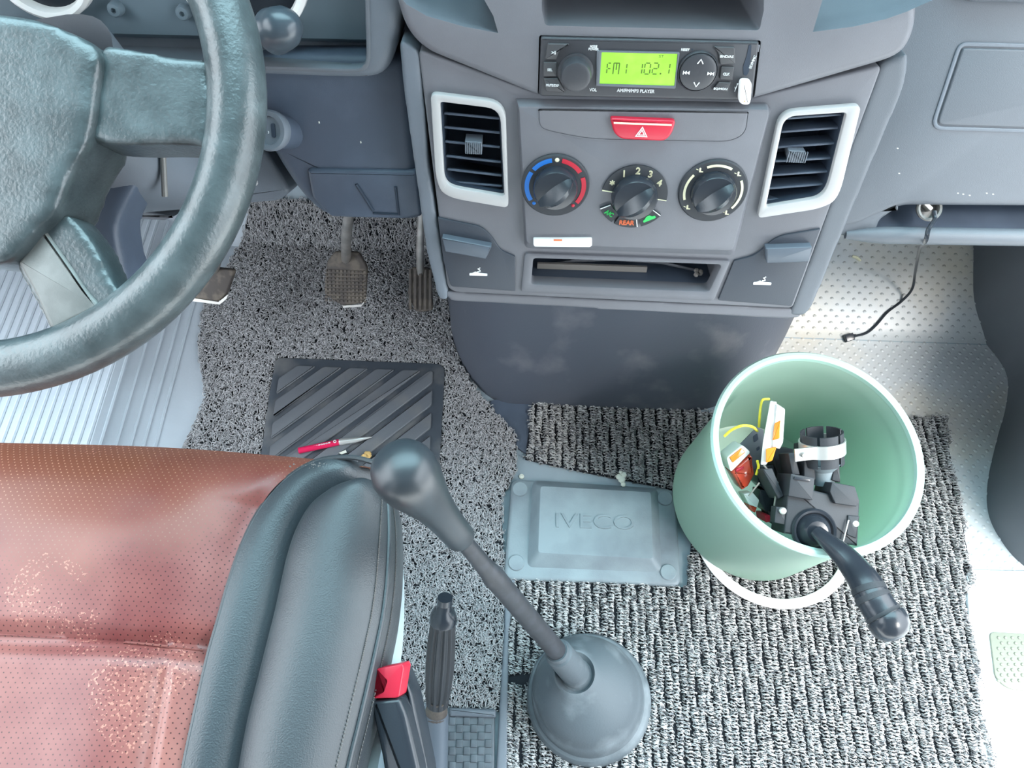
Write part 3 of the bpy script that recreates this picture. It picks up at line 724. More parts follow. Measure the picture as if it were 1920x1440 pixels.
# tray in the opening
mb = MB(); o_ = ccw(rp(P([(984, 472), (1370, 486), (1338, 562), (976, 546)]), .004)); i_ = ccw(rp(P([(1000, 482), (1352, 494), (1328, 544), (996, 530)]), .004))
mb.ring(o_, i_, -.012, .003, MF, bev=.002); mb.build('tray_frame', M['console'], con)
mb = MB(); mb.prism(ccw(P([(1000, 480), (1356, 492), (1330, 548), (996, 534)])), -.069, -.066, MF); mb.build('tray_back', M['cavity'], con)
mb = MB(); yb0 = P([(1100, 541)])[0][1]
a0 = P([(990, 535)])[0][0]; a1 = P([(1345, 550)])[0][0]
mb.box(a0, yb0-.0, -.066, a1, yb0+.003, 0, MF); mb.build('tray_floor', M['dash2'], con)
mb = MB(); mb.tube([MF @ Vector((*p, -.035)) for p in P([(1004, 500), (1075, 489), (1150, 486), (1240, 492), (1330, 512)], -.035)], .0016, 6); mb.build('tray_wire', M['console'], con)
mb = MB(); mb.box(P([(985, 535)])[0][0]+.012, yb0+.0035, -.03, P([(1218, 515)])[0][0]+.002, yb0+.010, -.027, MF)
mb.build('flat_strip', M['tan'], label='flat tan strip lying in the open tray under the dials', cat='strip')
mb = MB(); c = MF @ Vector((*P([(1308, 512)], -.02)[0], -.02)); 
for k in range(4): mb.sph((c.x+.003*math.cos(k*2), c.y+.003*math.sin(k*2.3), c.z+.0015*math.sin(k)), .0028, seg=6, n=4)
mb.build('crumb', M['tan'], label='small tan crumb at the right end of the open console tray', cat='debris')
# white card sticking out of a slot
cw = rp(P([(1000, 448), (1110, 448), (1110, 460), (1106, 463), (1002, 462), (1000, 458)], WP+.003), .001)
mb = MB(); mb.prism(cw, WP-.001, WP+.004, MF, bev=.001); card = mb.build('plastic_strip', M['white'], label='white plastic strip below the blue and red dial', cat='strip')
mb = MB(); mb.prism(P([(1038, 449), (1054, 449), (1054, 452), (1038, 452)], WP+.004), WP+.0035, WP+.0043, MF); mb.build('red_mark', M['orangep'], card)
# ---- upper console: wings, storage bin, radio bay
mb = MB(); q = rp(P([(700, -240), (1740, -240), (1716, 60), (1690, 106), (1425, 183), (1400, 190), (1010, 181), (800, 96), (765, 62), (745, 10)], .004), [0, 0, .01, .015, .01, .003, .003, .01, .02, .02])
mb.prism(q, -.09, .006, MF, bev=.007)
up = mb.build('upper_panel', M['console'], con)
binq = rp(P([(1016, -200), (1436, -200), (1432, 20), (1424, 57), (1022, 48), (1016, 20)], .006), [0, 0, 0, .003, .003, 0])
radq = rp(P([(1011, 66), (1427, 76), (1414, 192), (1008, 183)], .006), .002)
cutters = [MB().prism(binq, -.075, .05, MF), MB().prism(radq, -.085, .05, MF)]
# tray pockets on both wings: sloping floors facing up
trays = []
for edge, rest in (([(742, -14), (762, 8), (800, 30), (870, 50), (934, 62)], [(925, 30), (880, -50), (860, -300), (600, -300), (600, -40)]), ([(1524, 60), (1600, 50), (1660, 36), (1700, 22), (1760, -4)], [(1900, -60), (1900, -300), (1560, -300), (1548, -20)])):
    cutters.append(MB().prism(P(edge+rest, .006), -.12, .05, MF)); trays.append([MF @ Vector((*p, .0055)) for p in P(edge, .006)])
cut(up, cutters)
for tr_ in trays:
    e_ = [tr_[i].lerp(tr_[i+1], k/6) for i in range(len(tr_)-1) for k in range(6)]+[tr_[-1]]; mb = MB()
    mb.grid([e_]+[[p+Vector((0, d, d*.10-.012*min(1, d/.03)-.0)) for p in e_] for d in (.012, .03, .08, .14, .20)]); mb.build('wing_tray', M['dashlt'], con, fix=False)
mb = MB(); mb.prism(binq, -.079, -.074, MF); mb.build('bin_back', M['dash2'], con)
a = P([(1016, 50), (1428, 60)], .0); mb = MB(); mb.box(a[0][0], a[0][1]-.012, -.072, a[1][0], a[0][1]-.006+.0, .006, MF, bev=.001)
mb.build('bin_ledge', M['console'], con)
# ---- car radio
rad = thing('car_radio', 'black car radio with lit green display showing FM1 102.1', 'radio', MF @ Vector((0, -.03, 0)))
RQ = ccw(rp(P([(1014, 70), (1424, 79), (1411, 190), (1010, 181)], .009), [.002, .002, .004, .004]))
mb = MB(); mb.prism(RQ, -.08, .009, MF, bev=.002); mb.build('body', M['radio'], rad)
WR = .009
def rq(pts, w=WR): return P(pts, w)
def rbtn(pts, txt=None, tp=None, h=.0024, r=.001, w=None):
    mb = MB(); mb.prism(rp(rq(pts), r), WR-.001, WR+.002, MF, bev=.0008); b_ = mb.build('button', M['radiob'], rad)
    if txt:
        c = rq([tp])[0]; mb = MB(); mb.text(txt, c[0], c[1], h, w, WR+.0021, MF, ext=.0003, bold=.00012); mb.build('button_print', M['printw'], b_)
rbtn([(1027, 80), (1068, 81), (1050, 92), (1044, 110), (1022, 110)], '>II', (1038, 97))
rbtn([(1019, 115), (1044, 115), (1043, 142), (1018, 142)], 'SEL', (1031, 129), .002)
rbtn([(1019, 145), (1046, 145), (1060, 172), (1024, 170)], 'MUTE/DSP', (1036, 158), .0019, w=.0105)
rbtn([(1338, 86), (1377, 87), (1378, 118), (1350, 120), (1347, 100)], 'BND/AS', (1362, 104), .0019, w=.0105)
rbtn([(1352, 123), (1376, 124), (1373, 149), (1349, 147)], 'CLK', (1361, 137), .002)
rbtn([(1347, 152), (1370, 153), (1364, 171), (1336, 168)], 'EQ/MON', (1350, 165), .0019, w=.011)
for tx, x, y, h, w_ in (('MODE', 1113, 87, .0017, .0055), ('POWER', 1113, 92, .0017, .008), ('VOL', 1112, 168, .0024, .006), ('AM/FM/MP3 PLAYER', 1192, 170, .0027, .031), ('RESET', 1285, 93, .0017, .0065)):
    mb = MB(); c = rq([(x, y)])[0]; mb.text(tx, c[0], c[1], h, w_, WR+.0002, MF, ext=.0003, bold=.00012); mb.build('print', M['printw'], rad)
mb = MB(); c = rq([(1411, 116)])[0]; mb.text('SD/MMC', c[0], c[1], .002, .0105, WR+.0002, MF, rot=80, bold=.0001); mb.build('print', M['printw'], rad)
mb = MB(); c = rq([(1380, 165)])[0]; mb.tube([(c[0]-.0005, c[1]-.003, WR), (c[0]+.0005, c[1]+.003, WR)], .0003, 6, M=MF); mb.sph((c[0]+.0006, c[1]+.0034, WR), .0007, MF, 8, 5, .4); mb.tube([(c[0]-.001, c[1]+.001, WR), (c[0]-.0003, c[1]-.001, WR)], .0003, 6, M=MF)
mb.build('usb_symbol', M['printw'], rad)
c = rq([(1298, 93)])[0]; mb = MB(); mb.lathe([(.0007, 0), (.0007, .0003), (0, .0003)], MF @ T(*c, WR), 10); mb.build('reset_hole', M['cavity'], rad)
c = rq([(1079, 133)])[0]; mb = MB(); mb.lathe([(.0145, 0), (.0145, .0015), (.0125, .002), (.0125, .011), (.0115, .0135), (.009, .0145), (.0005, .014)], MF @ T(*c, WR), 40); mb.build('volume_knob', M['radio'], rad)
c = rq([(1308, 133)])[0]; mb = MB(); mb.lathe([(.0165, 0), (.0165, .001), (.0155, .0025), (.015, .0015), (.0145, .0035), (.012, .0045), (.0005, .004)], MF @ T(*c, WR), 40); dp = mb.build('control_pad', M['radio'], rad)
mb = MB(); L = MF @ T(*c, WR+.0047)
mb.tube([(-.0022, .0075, 0), (0, .011, 0), (.0022, .0075, 0)], .0005, 6, M=L); mb.tube([(-.0022, -.0075, 0), (0, -.011, 0), (.0022, -.0075, 0)], .0005, 6, M=L)
for sg in (-1, 1):
    for k in (0, 1): xx = sg*(.0072+.0024*k); mb.prism([(xx, .0014), (xx, -.0014), (xx+sg*.0023, 0)], -.0003, .0003, L)
    mb.box(*( (sg*.0122-.0003), -.0014, -.0003, (sg*.0122+.0003), .0014, .0003), L)
mb.build('arrow_print', M['printw'], dp)
o_ = ccw(rp(rq([(1119, 94), (1274, 97), (1266, 165), (1117, 160)]), .0008)); i_ = ccw(rp(rq([(1128, 97), (1270, 100), (1264, 160), (1124, 156)]), .0005))
mb = MB(); mb.ring(o_, i_, WR-.001, WR+.0018, MF, bev=.0005); mb.build('display_frame', M['dashlt'], rad)
mb = MB(); mb.prism(i_, WR-.001, WR+.0006, MF); lcd = mb.build('display', M['lcd'], rad)
SEG = {'F': 'afeg', 'M': '', '1': 'bc', '0': 'abcdef', '2': 'abged', '.': ''}
mb = MB(); hh = .0135; ww = .0062
def seg(ch, x, y, h=.012, wd=.006):
    if ch == 'F': wd *= .75
    t = .0009
    S_ = {'a': (0, h, wd, h), 'g': (0, h/2, wd, h/2), 'd': (0, 0, wd, 0), 'f': (0, h/2, 0, h), 'e': (0, 0, 0, h/2), 'b': (wd, h/2, wd, h), 'c': (wd, 0, wd, h/2)}
    for s_ in SEG.get(ch, ''):
        a, b2, c2, d2 = S_[s_]
        if a == c2: mb.box(x+a-t/2, y+b2+t*.7, WR+.0005, x+a+t/2, y+d2-t*.7, WR+.0009, MF)
        else: mb.box(x+a+t*.7, y+b2-t/2, WR+.0005, x+c2-t*.7, y+b2+t/2, WR+.0009, MF)
    if ch == 'M':
        for k, (u, v0, v1) in enumerate(((wd, 0, h), (0, 0, h), (wd/2, h*.4, h))): mb.box(x+u-t/2, y+v0, WR+.0005, x+u+t/2, y+v1, WR+.0009, MF)
        mb.box(x, y+h-t/2, WR+.0005, x+wd, y+h+t/2, WR+.0009, MF)
    if ch == '.': mb.box(x-.0006, y-.0004, WR+.0005, x+.0006, y+.0008, WR+.0009, MF)
for ch, px in (('F', 1137), ('M', 1149), ('1', 1163), ('1', 1192), ('0', 1207), ('2', 1222), ('.', 1238), ('1', 1243)):
    x, y = rq([(px, 138)])[0]; seg(ch, x, y, .0088, .0045)
x, y = rq([(1240, 105)])[0]; mb.text('ST', x, y, .002, .004, WR+.0006, MF, ext=.0002)
mb.build('digits', M['lcdtext'], lcd)
mb = MB(); mb.prism(rp(rq([(1404, 84), (1409, 84), (1408, 100), (1404, 135), (1399, 142), (1394, 140), (1393, 125), (1400, 105)]), .0008), WR-.001, WR+.0004, MF); mb.build('card_slot', M['cavity'], rad)
mb = MB(); mb.prism(rp(rq([(1388, 150), (1410, 152), (1407, 192), (1401, 196), (1390, 195), (1385, 190)], WR+.006), .004), WR+.001, WR+.009, MF, bev=.003); 
ub = mb.build('usb_stick', M['white'], label='small white stick plugged into the lower right corner of the radio', cat='usb stick')
mb = MB(); c = rq([(1396, 190)], WR+.009)[0]; mb.sph((c[0], c[1], WR+.0085), .0012, MF, 8, 6, .5); mb.build('lamp_dot', M['sand'], ub)

# ================================================================== column, stalk, ignition
col_ = thing('steering_column', 'blue-grey steering column shroud under and behind the steering wheel', 'steering column', ut(250, 330, .72))
mb = MB()
secs = [(ut(60, 170, .63), .085, .06), (ut(160, 260, .68), .08, .055), (ut(260, 300, .74), .072, .052), (ut(360, 310, .80), .06, .045)]
rows = []
ax = (secs[-1][0]-secs[0][0]).normalized(); sx = Vector((1, 0, 0)); sx = (sx-ax*sx.dot(ax)).normalized(); sy = ax.cross(sx)
for c, a, b2 in secs:
    rows.append([c+sx*a*math.copysign(abs(math.cos(t))**.6, math.cos(t))+sy*b2*math.copysign(abs(math.sin(t))**.6, math.sin(t)) for t in [2*PI*k/32 for k in range(32)]])
mb.grid(rows, cu=True); mb.build('shroud', M['dash'], col_)
# lower shroud reaching down behind the lower spoke
mb = MB(); L = face_frame(ut(220, 400, .66), 45)
def PL(pts, w=0, L=L): return ufs(pts, L, w)
mb.prism(rp(PL([(130, 262), (285, 275), (262, 330), (215, 425), (226, 480), (240, 545), (190, 560), (110, 420)]), .008), -.05, 0, L); soften(mb.build('lower_shroud', M['dash2'], col_), .004, 8)
L2 = face_frame(ut(400, 350, .78), 35)
mb = MB(); mb.prism(rp(ufs([(300, 285), (495, 275), (520, 318), (545, 360), (520, 378), (440, 384), (330, 396), (268, 402), (255, 392), (300, 360)], L2), .006), -.04, 0, L2, bev=.006)
br = mb.build('mounting_bracket', M['dash'], col_)
mb = MB(); mb.prism(rp(ufs([(235, 400), (262, 392), (330, 404), (310, 412), (240, 408)], L2), .002), -.02, .004, L2, bev=.002); mb.build('bracket_tab', M['dashlt'], col_)
mb = MB(); a = ut(305, 276, .655); b2 = ut(309, 368, .672); mb.tube([a, a*.5+b2*.5, b2], .0026, 10); mb.build('column_pin', M['insert'], col_)
mb = MB(); mb.sph(tuple(ut(476, 342, .765)), .004, seg=12, n=8); mb.build('bolt', M['silver'], col_)
# ignition lock
ig = frame(ut(508, 245, .69), CR, (-.18, -.62, .62))
mb = MB(); mb.tube([ig @ Vector((0, 0, -.10)), ig @ Vector((0, 0, 0))], .0155, 24); mb.build('lock_barrel', M['dash2'], col_)
mb = MB(); mb.lathe([(.0165, -.006), (.0175, -.002), (.0178, .004), (.0165, .0065), (.0125, .0065), (.012, .0045), (.0005, .0045)], ig @ T(0, 0, 0), 36); lk = mb.build('ignition_lock', M['dash'], col_)
mb = MB(); mb.prism(rp(rect(-.002+.005, -.006, .002+.005, .006), .0019), .0035, .0052, ig); mb.build('key_slot', M['cavity'], lk)
mb = MB()
for k, s_ in enumerate('123'): mb.text(s_, -.007+.0035*k, -.0035+.001*k, .0022, M=ig, z=.0047)
mb.build('lock_print', M['printw'], lk)
# lever with round end
stk = thing('wiper_stalk', 'black stalk with round ball end beside the top right of the steering wheel', 'stalk', ut(530, 55, .62))
a = ut(420, 84, .68); b2 = ut(512, 60, .625); c = ut(536, 50, .615)
mb = MB(); mb.tube([a, a*.6+b2*.4, b2], [.011, .011, .0115], 20); mb.build('arm', M['ballm'], stk)
mb = MB(); ez = (c-b2).normalized(); L = frame(b2, (0, 0, 1), ez)
mb.lathe([(.0145, -.002), (.0178, 0), (.018, .002), (.017, .004), (.0172, .009), (.016, .016), (.012, .023), (.006, .0275), (.0004, .029)], L, 32); mb.build('ball_end', M['ballm'], stk)

# ================================================================== STEERING WHEEL
MW = face_frame((-.398, .428, .702), 60); RW = .195
sw = thing('steering_wheel', 'large dark worn steering wheel with a pale grey insert on its lower spoke', 'steering wheel', (-.398, .428, .702))
mb = MB(); mb.tube([MW @ Vector((RW*math.cos(a), RW*math.sin(a), 0)) for a in [2*PI*k/96 for k in range(96)]], .0205, 24, closed=True, up=MW.col[2].xyz); mb.build('rim', M['wheel'], sw)
def PW(pts, w=0.0): return ufs(pts, MW, w)
# hub pad: crowned cushion
def cushion(mb, poly, w0, w1, crown, L, bev, n=6):
    "prism whose top swells towards its middle"
    Pq = ccw(poly); N_ = len(Pq); cx = sum(p[0] for p in Pq)/N_; cy = sum(p[1] for p in Pq)/N_
    rings = [[(x, y, w0) for x, y in Pq]]
    for k in range(n+1):
        a = PI/2*k/n; rings.append([(x, y, w1-bev+bev*math.sin(a)) for x, y in inset(Pq, bev*(1-math.cos(a)))])
    base = inset(Pq, bev)
    for s_ in (.85, .65, .45, .25, .1):
        rings.append([(cx+(x-cx)*s_, cy+(y-cy)*s_, w1+crown*(1-s_*s_)) for x, y in base])
    vs = [p for r_ in rings for p in r_]; fs = []
    for r_ in range(len(rings)-1):
        for i in range(N_): j = (i+1) % N_; fs.append((r_*N_+i, r_*N_+j, (r_+1)*N_+j, (r_+1)*N_+i))
    fs.append(tuple(reversed(range(N_)))); fs.append(tuple(range((len(rings)-1)*N_, len(rings)*N_)))
    mb.add(vs, fs, L)
w = .012
hub = PW([(-330, 12), (-100, 14), (60, 32), (130, 58), (196, 88), (172, 268), (130, 330), (112, 400), (78, 425), (28, 490), (-20, 500), (-100, 490), (-150, 400), (-320, 262)], w)
mb = MB(); mb.prism(rp(hub, .012), -.045, w+.004, MW); mb.add([MW.inverted() @ (MW @ Vector(p)) for p in []], []); soften(mb.build('hub_pad', M['wheel'], sw), .004, 14)
sp = [(192, 82), (250, 93), (330, 108), (392, 112), (400, 190), (392, 282), (366, 272), (300, 270), (230, 272), (168, 266)]
w = .006
mb = MB(); mb.prism(rp(PW(sp, w), [.003, .01, .01, .004, .01, .006, .006, .01, .01, .004]), -.035, w+.002, MW); soften(mb.build('spoke', M['wheel'], sw), .003, 10)
q = [(-x, y) for x, y in PW(sp, w)]; mb = MB(); mb.prism(rp(q, .004), -.035, w+.002, MW); soften(mb.build('spoke', M['wheel'], sw), .003, 10)
# lower spokes: soft frame with pale insert
w = .002
lsp = [(60, 445), (112, 400), (135, 405), (175, 455), (215, 540), (250, 560), (262, 575), (200, 640), (60, 672), (90, 640), (88, 610), (50, 540), (22, 492)]
mb = MB(); mb.prism(rp(PW(lsp, w), .006), -.030, w, MW); l1_ = soften(mb.build('spoke', M['wheel'], sw), .003, 8)
ins = rp(PW([(78, 428), (30, 491), (62, 548), (94, 622), (130, 602), (188, 574), (160, 545), (118, 482)], w+.004), [.002, .002, .01, .006, .006, .006, .006, .008])
mb = MB(); mb.prism(ins, -.012, w+.0025, MW, bev=.003); mb.build('insert', M['insert'], l1_)
q = [(-x, y) for x, y in PW(lsp, w)]; mb = MB(); mb.prism(rp(q, .006), -.030, w, MW); l2_ = soften(mb.build('spoke', M['wheel'], sw), .003, 8)
mb = MB(); mb.prism([(-x, y) for x, y in ins], -.012, w+.0025, MW, bev=.003); mb.build('insert', M['insert'], l2_)

# ================================================================== PEDALS
def pedal(name, label, pts, z, el, armpx, kind, armr=.006):
    c = uz(sum(p[0] for p in pts)/len(pts), sum(p[1] for p in pts)/len(pts), z); L = face_frame(c, el)
    pd = thing(name, label, 'pedal', c)
    q = ufs(pts, L, 0); mb = MB(); mb.prism(rp(q, .006), -.010, 0, L, bev=.003); mb.build('pad', M['pedal'], pd)
    Q = ccw(rp(q, .006)); xs_ = [a for a, b2 in Q]; ys_ = [b2 for a, b2 in Q]
    if kind == 'grid':
        mb = MB(); n = 11
        for i in range(n):
            for j in range(9):
                x = min(xs_)+(i+.5)*(max(xs_)-min(xs_))/n; y = min(ys_)+.004+(j+.5)*(max(ys_)-min(ys_))*.62/9
                mb.box(x-.0018, y-.0016, -.001, x+.0018, y+.0016, .0016, L)
        mb.build('tread', M['pedal'], pd, kind='stuff')
    elif kind == 'rib':
        for i in range(5):
            x = min(xs_)+(i+.5)*(max(xs_)-min(xs_))/5; mb = MB(); mb.box(x-.0022, min(ys_)+.004, -.001, x+.0022, max(ys_)-.003, .003, L, bev=.001); mb.build('tread_rib', M['pedal'], pd)
    a = L @ Vector((0, max(ys_)*.6, -.008)); b2 = ut(*armpx)
    mb = MB(); mb.tube([a, a*.55+b2*.45+Vector((0, 0, .01)), b2], [armr, armr, armr*.9], 12); mb.build('arm', M['steel'], pd)
    return pd, L, Q
pedal('brake_pedal', 'dark brake pedal with grid tread in the middle of the driver footwell', [(628, 470), (672, 472), (688, 500), (684, 568), (640, 573), (608, 552), (612, 492)], .13, 48, (655, 395, 1.05), 'grid', .0075)
mb = None
pedal('accelerator_pedal', 'ribbed dark accelerator pedal beside the lower left corner of the console', [(770, 500), (806, 502), (812, 582), (780, 586), (764, 552)], .10, 50, (790, 395, 1.12), 'rib')
pd, L, Q = pedal('clutch_pedal', 'dark clutch pedal with bright worn edge half hidden by the steering wheel', [(372, 505), (385, 500), (440, 506), (425, 550), (410, 566), (358, 560)], .14, 45, (452, 400, 1.02), 'none')
q = ufs([(357, 558), (410, 566), (428, 552), (425, 560), (412, 571), (356, 564)], L, 0); mb = MB(); mb.prism(q, -.006, .001, L); mb.build('worn_edge', M['steelb'], pd)
# brake pad bright edge
bp_ = bpy.data.objects['brake_pedal']; c = WO['brake_pedal']; L = face_frame(c, 48)
mb = MB(); mb.prism(ufs([(642, 573), (678, 571), (686, 560), (684, 566), (677, 575), (644, 577)], L, 0), -.006, .0005, L); mb.build('worn_edge', M['steelb'], bp_)

# ================================================================== MATS
def inpoly(x, y, poly):
    r = np.zeros(len(x), bool); n = len(poly)
    for i in range(n):
        x1, y1 = poly[i]; x2, y2 = poly[(i+1) % n]
        c = ((y1 > y) != (y2 > y)) & (x < (x2-x1)*(y-y1)/(y2-y1+1e-12)+x1)
        r ^= c
    return r
def strands(centers, rad, seg=3):
    "centers: (n, k, 3) -> tube mesh arrays"
    n, k, _ = centers.shape
    t = np.gradient(centers, axis=1); t /= np.linalg.norm(t, axis=2, keepdims=True)+1e-9
    up_ = np.zeros_like(t); up_[..., 2] = 1; up_[..., 0] = .3
    a = np.cross(t, up_); a /= np.linalg.norm(a, axis=2, keepdims=True)+1e-9; b2 = np.cross(t, a)
    ang = np.arange(seg)*2*np.pi/seg
    V = centers[:, :, None, :]+rad*(a[:, :, None, :]*np.cos(ang)[None, None, :, None]+b2[:, :, None, :]*np.sin(ang)[None, None, :, None])
    V = V.reshape(-1, 3); idx = np.arange(n*k*seg).reshape(n, k, seg)
    A0 = idx[:, :-1, :]; A1 = np.roll(A0, -1, axis=2); B0 = idx[:, 1:, :]; B1 = np.roll(B0, -1, axis=2)
    F = np.stack([A0, A1, B1, B0], -1).reshape(-1, 4)
    return V, F
def zarr(x, y):
    return np.where(x > .28, np.maximum(0, (y-.69)*.55), np.maximum(0, (y-.84)*.9))
HT = .010
# driver mat outline (pixels read on the mat surface)
dpx = [(470, 372), (800, 372), (838, 560), (850, 640), (868, 690), (905, 745), (968, 815), (968, 880), (940, 930), (946, 1100), (938, 1330), (780, 1322), (735, 1250), (700, 1000), (440, 900), (330, 860), (366, 790), (384, 740), (372, 660), (374, 600), (385, 560), (440, 470)]
dpoly = [hit(x, y, HT).xy[:] for x, y in dpx]
dmat = thing('driver_floor_mat', 'grey loop-coil floor mat with black rubber heel pad under the pedals', 'floor mat', hit(650, 640))
def matbase(poly, parent, th=.004):
    bm = bmesh.new(); vs = [bm.verts.new((x, y, 0)) for x, y in ccw(poly)]; bm.faces.new(vs)
    for c in list(np.arange(.69, .83, .03))+list(np.arange(.84, 1.2, .03)):
        bmesh.ops.bisect_plane(bm, geom=bm.verts[:]+bm.edges[:]+bm.faces[:], plane_co=(0, float(c), 0), plane_no=(0, 1, 0))
    bmesh.ops.triangulate(bm, faces=bm.faces)
    r_ = bmesh.ops.extrude_face_region(bm, geom=bm.faces[:]); 
    top = [g for g in r_['geom'] if isinstance(g, bmesh.types.BMVert)]
    for v in bm.verts: v.co.z = zfloor(v.co.x, v.co.y)+.0005
    for v in top: v.co.z += th
    m = MB(); m.v = [v.co.copy() for v in bm.verts]; bm.verts.index_update(); m.f = [tuple(v.index for v in f.verts) for f in bm.faces]; bm.free()
    return m.build('backing', M['carpetd'], parent)
matbase(dpoly, dmat)
padpx = [(516, 668), (826, 680), (834, 690), (822, 905), (480, 905), (505, 730)]
padp = rp([uz(x, y, .014).xy[:] for x, y in padpx], [.012, .01, .004, .01, .01, .02])
n = 32000
xs_ = [p[0] for p in dpoly]; ys_ = [p[1] for p in dpoly]
X = rng.uniform(min(xs_), max(xs_), n*2); Y = rng.uniform(min(ys_), max(ys_), n*2)
k = inpoly(X, Y, dpoly) & ~inpoly(X, Y, padp); X = X[k][:n]; Y = Y[k][:n]; n = len(X)
k = 7; s_ = np.linspace(0, 1, k)[None, :]
th0 = rng.uniform(0, 2*np.pi, (n, 1)); curv = rng.uniform(2.0, 5.2, (n, 1))*rng.choice([-1, 1], (n, 1)); rr = rng.uniform(.0018, .0036, (n, 1))
ang = th0+curv*s_
cx = X[:, None]+rr*np.cos(ang)+.002*rng.normal(size=(n, 1))*(s_-.5); cy = Y[:, None]+rr*np.sin(ang)+.004*rng.normal(size=(n, 1))*(s_-.5)
cz = zarr(cx, cy)+.0055+.0035*np.sin(np.pi*s_*rng.uniform(.7, 1.6, (n, 1)))+rng.uniform(-.0015, .0015, (n, 1))
V, F = strands(np.stack([cx, cy, cz], -1), .00085)
big('coil_pile', V, F, M['coil'], dmat, kind='stuff')
# heel pad
mb = MB(); mb.prism(padp, .002, .0115, bev=.002)
pad = mb.build('heel_pad', M['pad'], dmat)
inn = ccw([uz(x, y, .0135).xy[:] for x, y in [(526, 684), (812, 696), (804, 900), (500, 900), (512, 780)]])
xa = [p[0] for p in inn]; ya = [p[1] for p in inn]
# diagonal raised blocks clipped to the pad interior
def clip(poly, a, b2, c):
    "keep a*x+b*y<=c"
    out = []
    for i in range(len(poly)):
        p, q = poly[i], poly[(i+1) % len(poly)]; fp = a*p[0]+b2*p[1]-c; fq = a*q[0]+b2*q[1]-c
        if fp <= 0: out.append(p)
        if (fp < 0 < fq) or (fq < 0 < fp): t = fp/(fp-fq); out.append((p[0]+t*(q[0]-p[0]), p[1]+t*(q[1]-p[1])))
    return out
da = uz(520, 800, .0135).xy; db = uz(680, 685, .0135).xy; dv = (db-da).normalized(); nv = Vector((dv.y, -dv.x))
step = .0295
for i in range(-6, 16):
    c0_ = da.dot(nv)+i*step-.010; c1_ = c0_+step-.0085
    q = clip(clip(inn, nv.x, nv.y, c1_), -nv.x, -nv.y, -c0_)
    if len(q) < 3 or abs(area2(q)) < .0003: continue
    q = rp(ccw(q), .004, 3); mb = MB(); mb.prism(q, .010, .0150, bev=.0018); mb.build('tread_block', M['block'], pad)
# passenger mat: rows of looped coil
ppx = [(1000, 735), (1340, 772), (1500, 782), (1690, 780), (1772, 780), (1796, 905), (1826, 1080), (1826, 1105), (1812, 1112), (1835, 1250), (1868, 1440), (1885, 1540), (948, 1560), (952, 1300), (955, 1180), (962, 1082), (985, 1076), (1290, 1100), (1300, 1000), (1290, 930), (1250, 912), (1110, 885), (985, 858)]
ppoly = [hit(x, y, HT).xy[:] for x, y in ppx]
pmat = thing('passenger_floor_mat', 'grey ribbed loop-coil floor mat cut out around the access cover, under the bucket', 'floor mat', hit(1500, 1000))
matbase(ppoly, pmat)
xs_ = [p[0] for p in ppoly]; ys_ = [p[1] for p in ppoly]
Vs = []; Fs = []; base = 0; sp_ = .0105; K = 8
slot = [uz(x, y, HT).xy[:] for x, y in [(950, 1262), (1010, 1262), (1010, 1284), (950, 1284)]]
for ph in (0, 1, 2):
    rowsx = np.arange(min(xs_)+.004, max(xs_), sp_)
    segs = []
    for rx in rowsx:
        y = np.arange(min(ys_), max(ys_), .0042)+rng.uniform(0, .004)
        u = np.linspace(0, 1.25, K)[None, :]*2*np.pi; yy = y[:, None]+np.linspace(0, .0062, K)[None, :]
        phs = rng.uniform(0, 2*np.pi, (len(y), 1)) if ph == 2 else (ph*np.pi+rng.uniform(-.8, .8, (len(y), 1)))
        A_ = rng.uniform(.0026, .0054, (len(y), 1)); wob = .0014*np.sin(yy*70+rx*900)
        x = rx+wob+A_*np.cos(u+phs); z = .0065+A_*1.25*np.sin(u+phs); yy = yy+.0012*np.sin(2*u)
        xm = x.mean(1); ym = yy.mean(1)
        ok = inpoly(xm, ym, ppoly) & ~inpoly(xm, ym, slot)
        z = z+zarr(x, yy)
        segs.append(np.stack([x, yy, z], -1)[ok])
    C_ = np.concatenate(segs)
    if ph == 2: C_[:, :, 0] += rng.uniform(-.003, .003, (len(C_), 1))
    V, F = strands(C_, .0009); Vs.append(V); Fs.append(F+base); base += len(V)
big('coil_pile', np.concatenate(Vs), np.concatenate(Fs), M['coil2'], pmat, kind='stuff')

# ---- strip between the mats, rear plate
mb = MB(); mb.prism([uz(x, y, .012).xy[:] for x, y in [(946, 1085), (966, 1085), (954, 1190), (950, 1560), (925, 1560), (936, 1330), (945, 1180)]], 0, .012, bev=.003)
mb.build('trim_2', M['dash'], kind='structure')
rp0 = thing('rear_floor_plate', 'dark woven-pattern floor plate behind the driver mat, at the bottom edge', 'plate', uz(870, 1400, 0))
mb = MB(); mb.prism(rp([uz(x, y, .010).xy[:] for x, y in [(838, 1326), (928, 1328), (926, 1560), (720, 1560), (735, 1300), (800, 1318)]], .004), .0, .010, bev=.002); mb.build('base', M['tile'], rp0)
mb = MB(); mb.prism(rp([uz(x, y, .02).xy[:] for x, y in [(842, 1326), (930, 1329), (930, 1345), (842, 1342)]], .003), .008, .016, bev=.003); mb.build('front_edge', M['dash'], rp0)
mb = MB()
for j in range(16):
    for i in range(6):
        if (i+j) % 2: continue
        p = uz(848+i*13.5, 1352+j*14, .010); mb.box(p.x-.0042, p.y-.0048, .009, p.x+.0042, p.y+.0048, .0118, bev=.001)
mb.build('weave_pattern', M['tile'], rp0, kind='stuff')

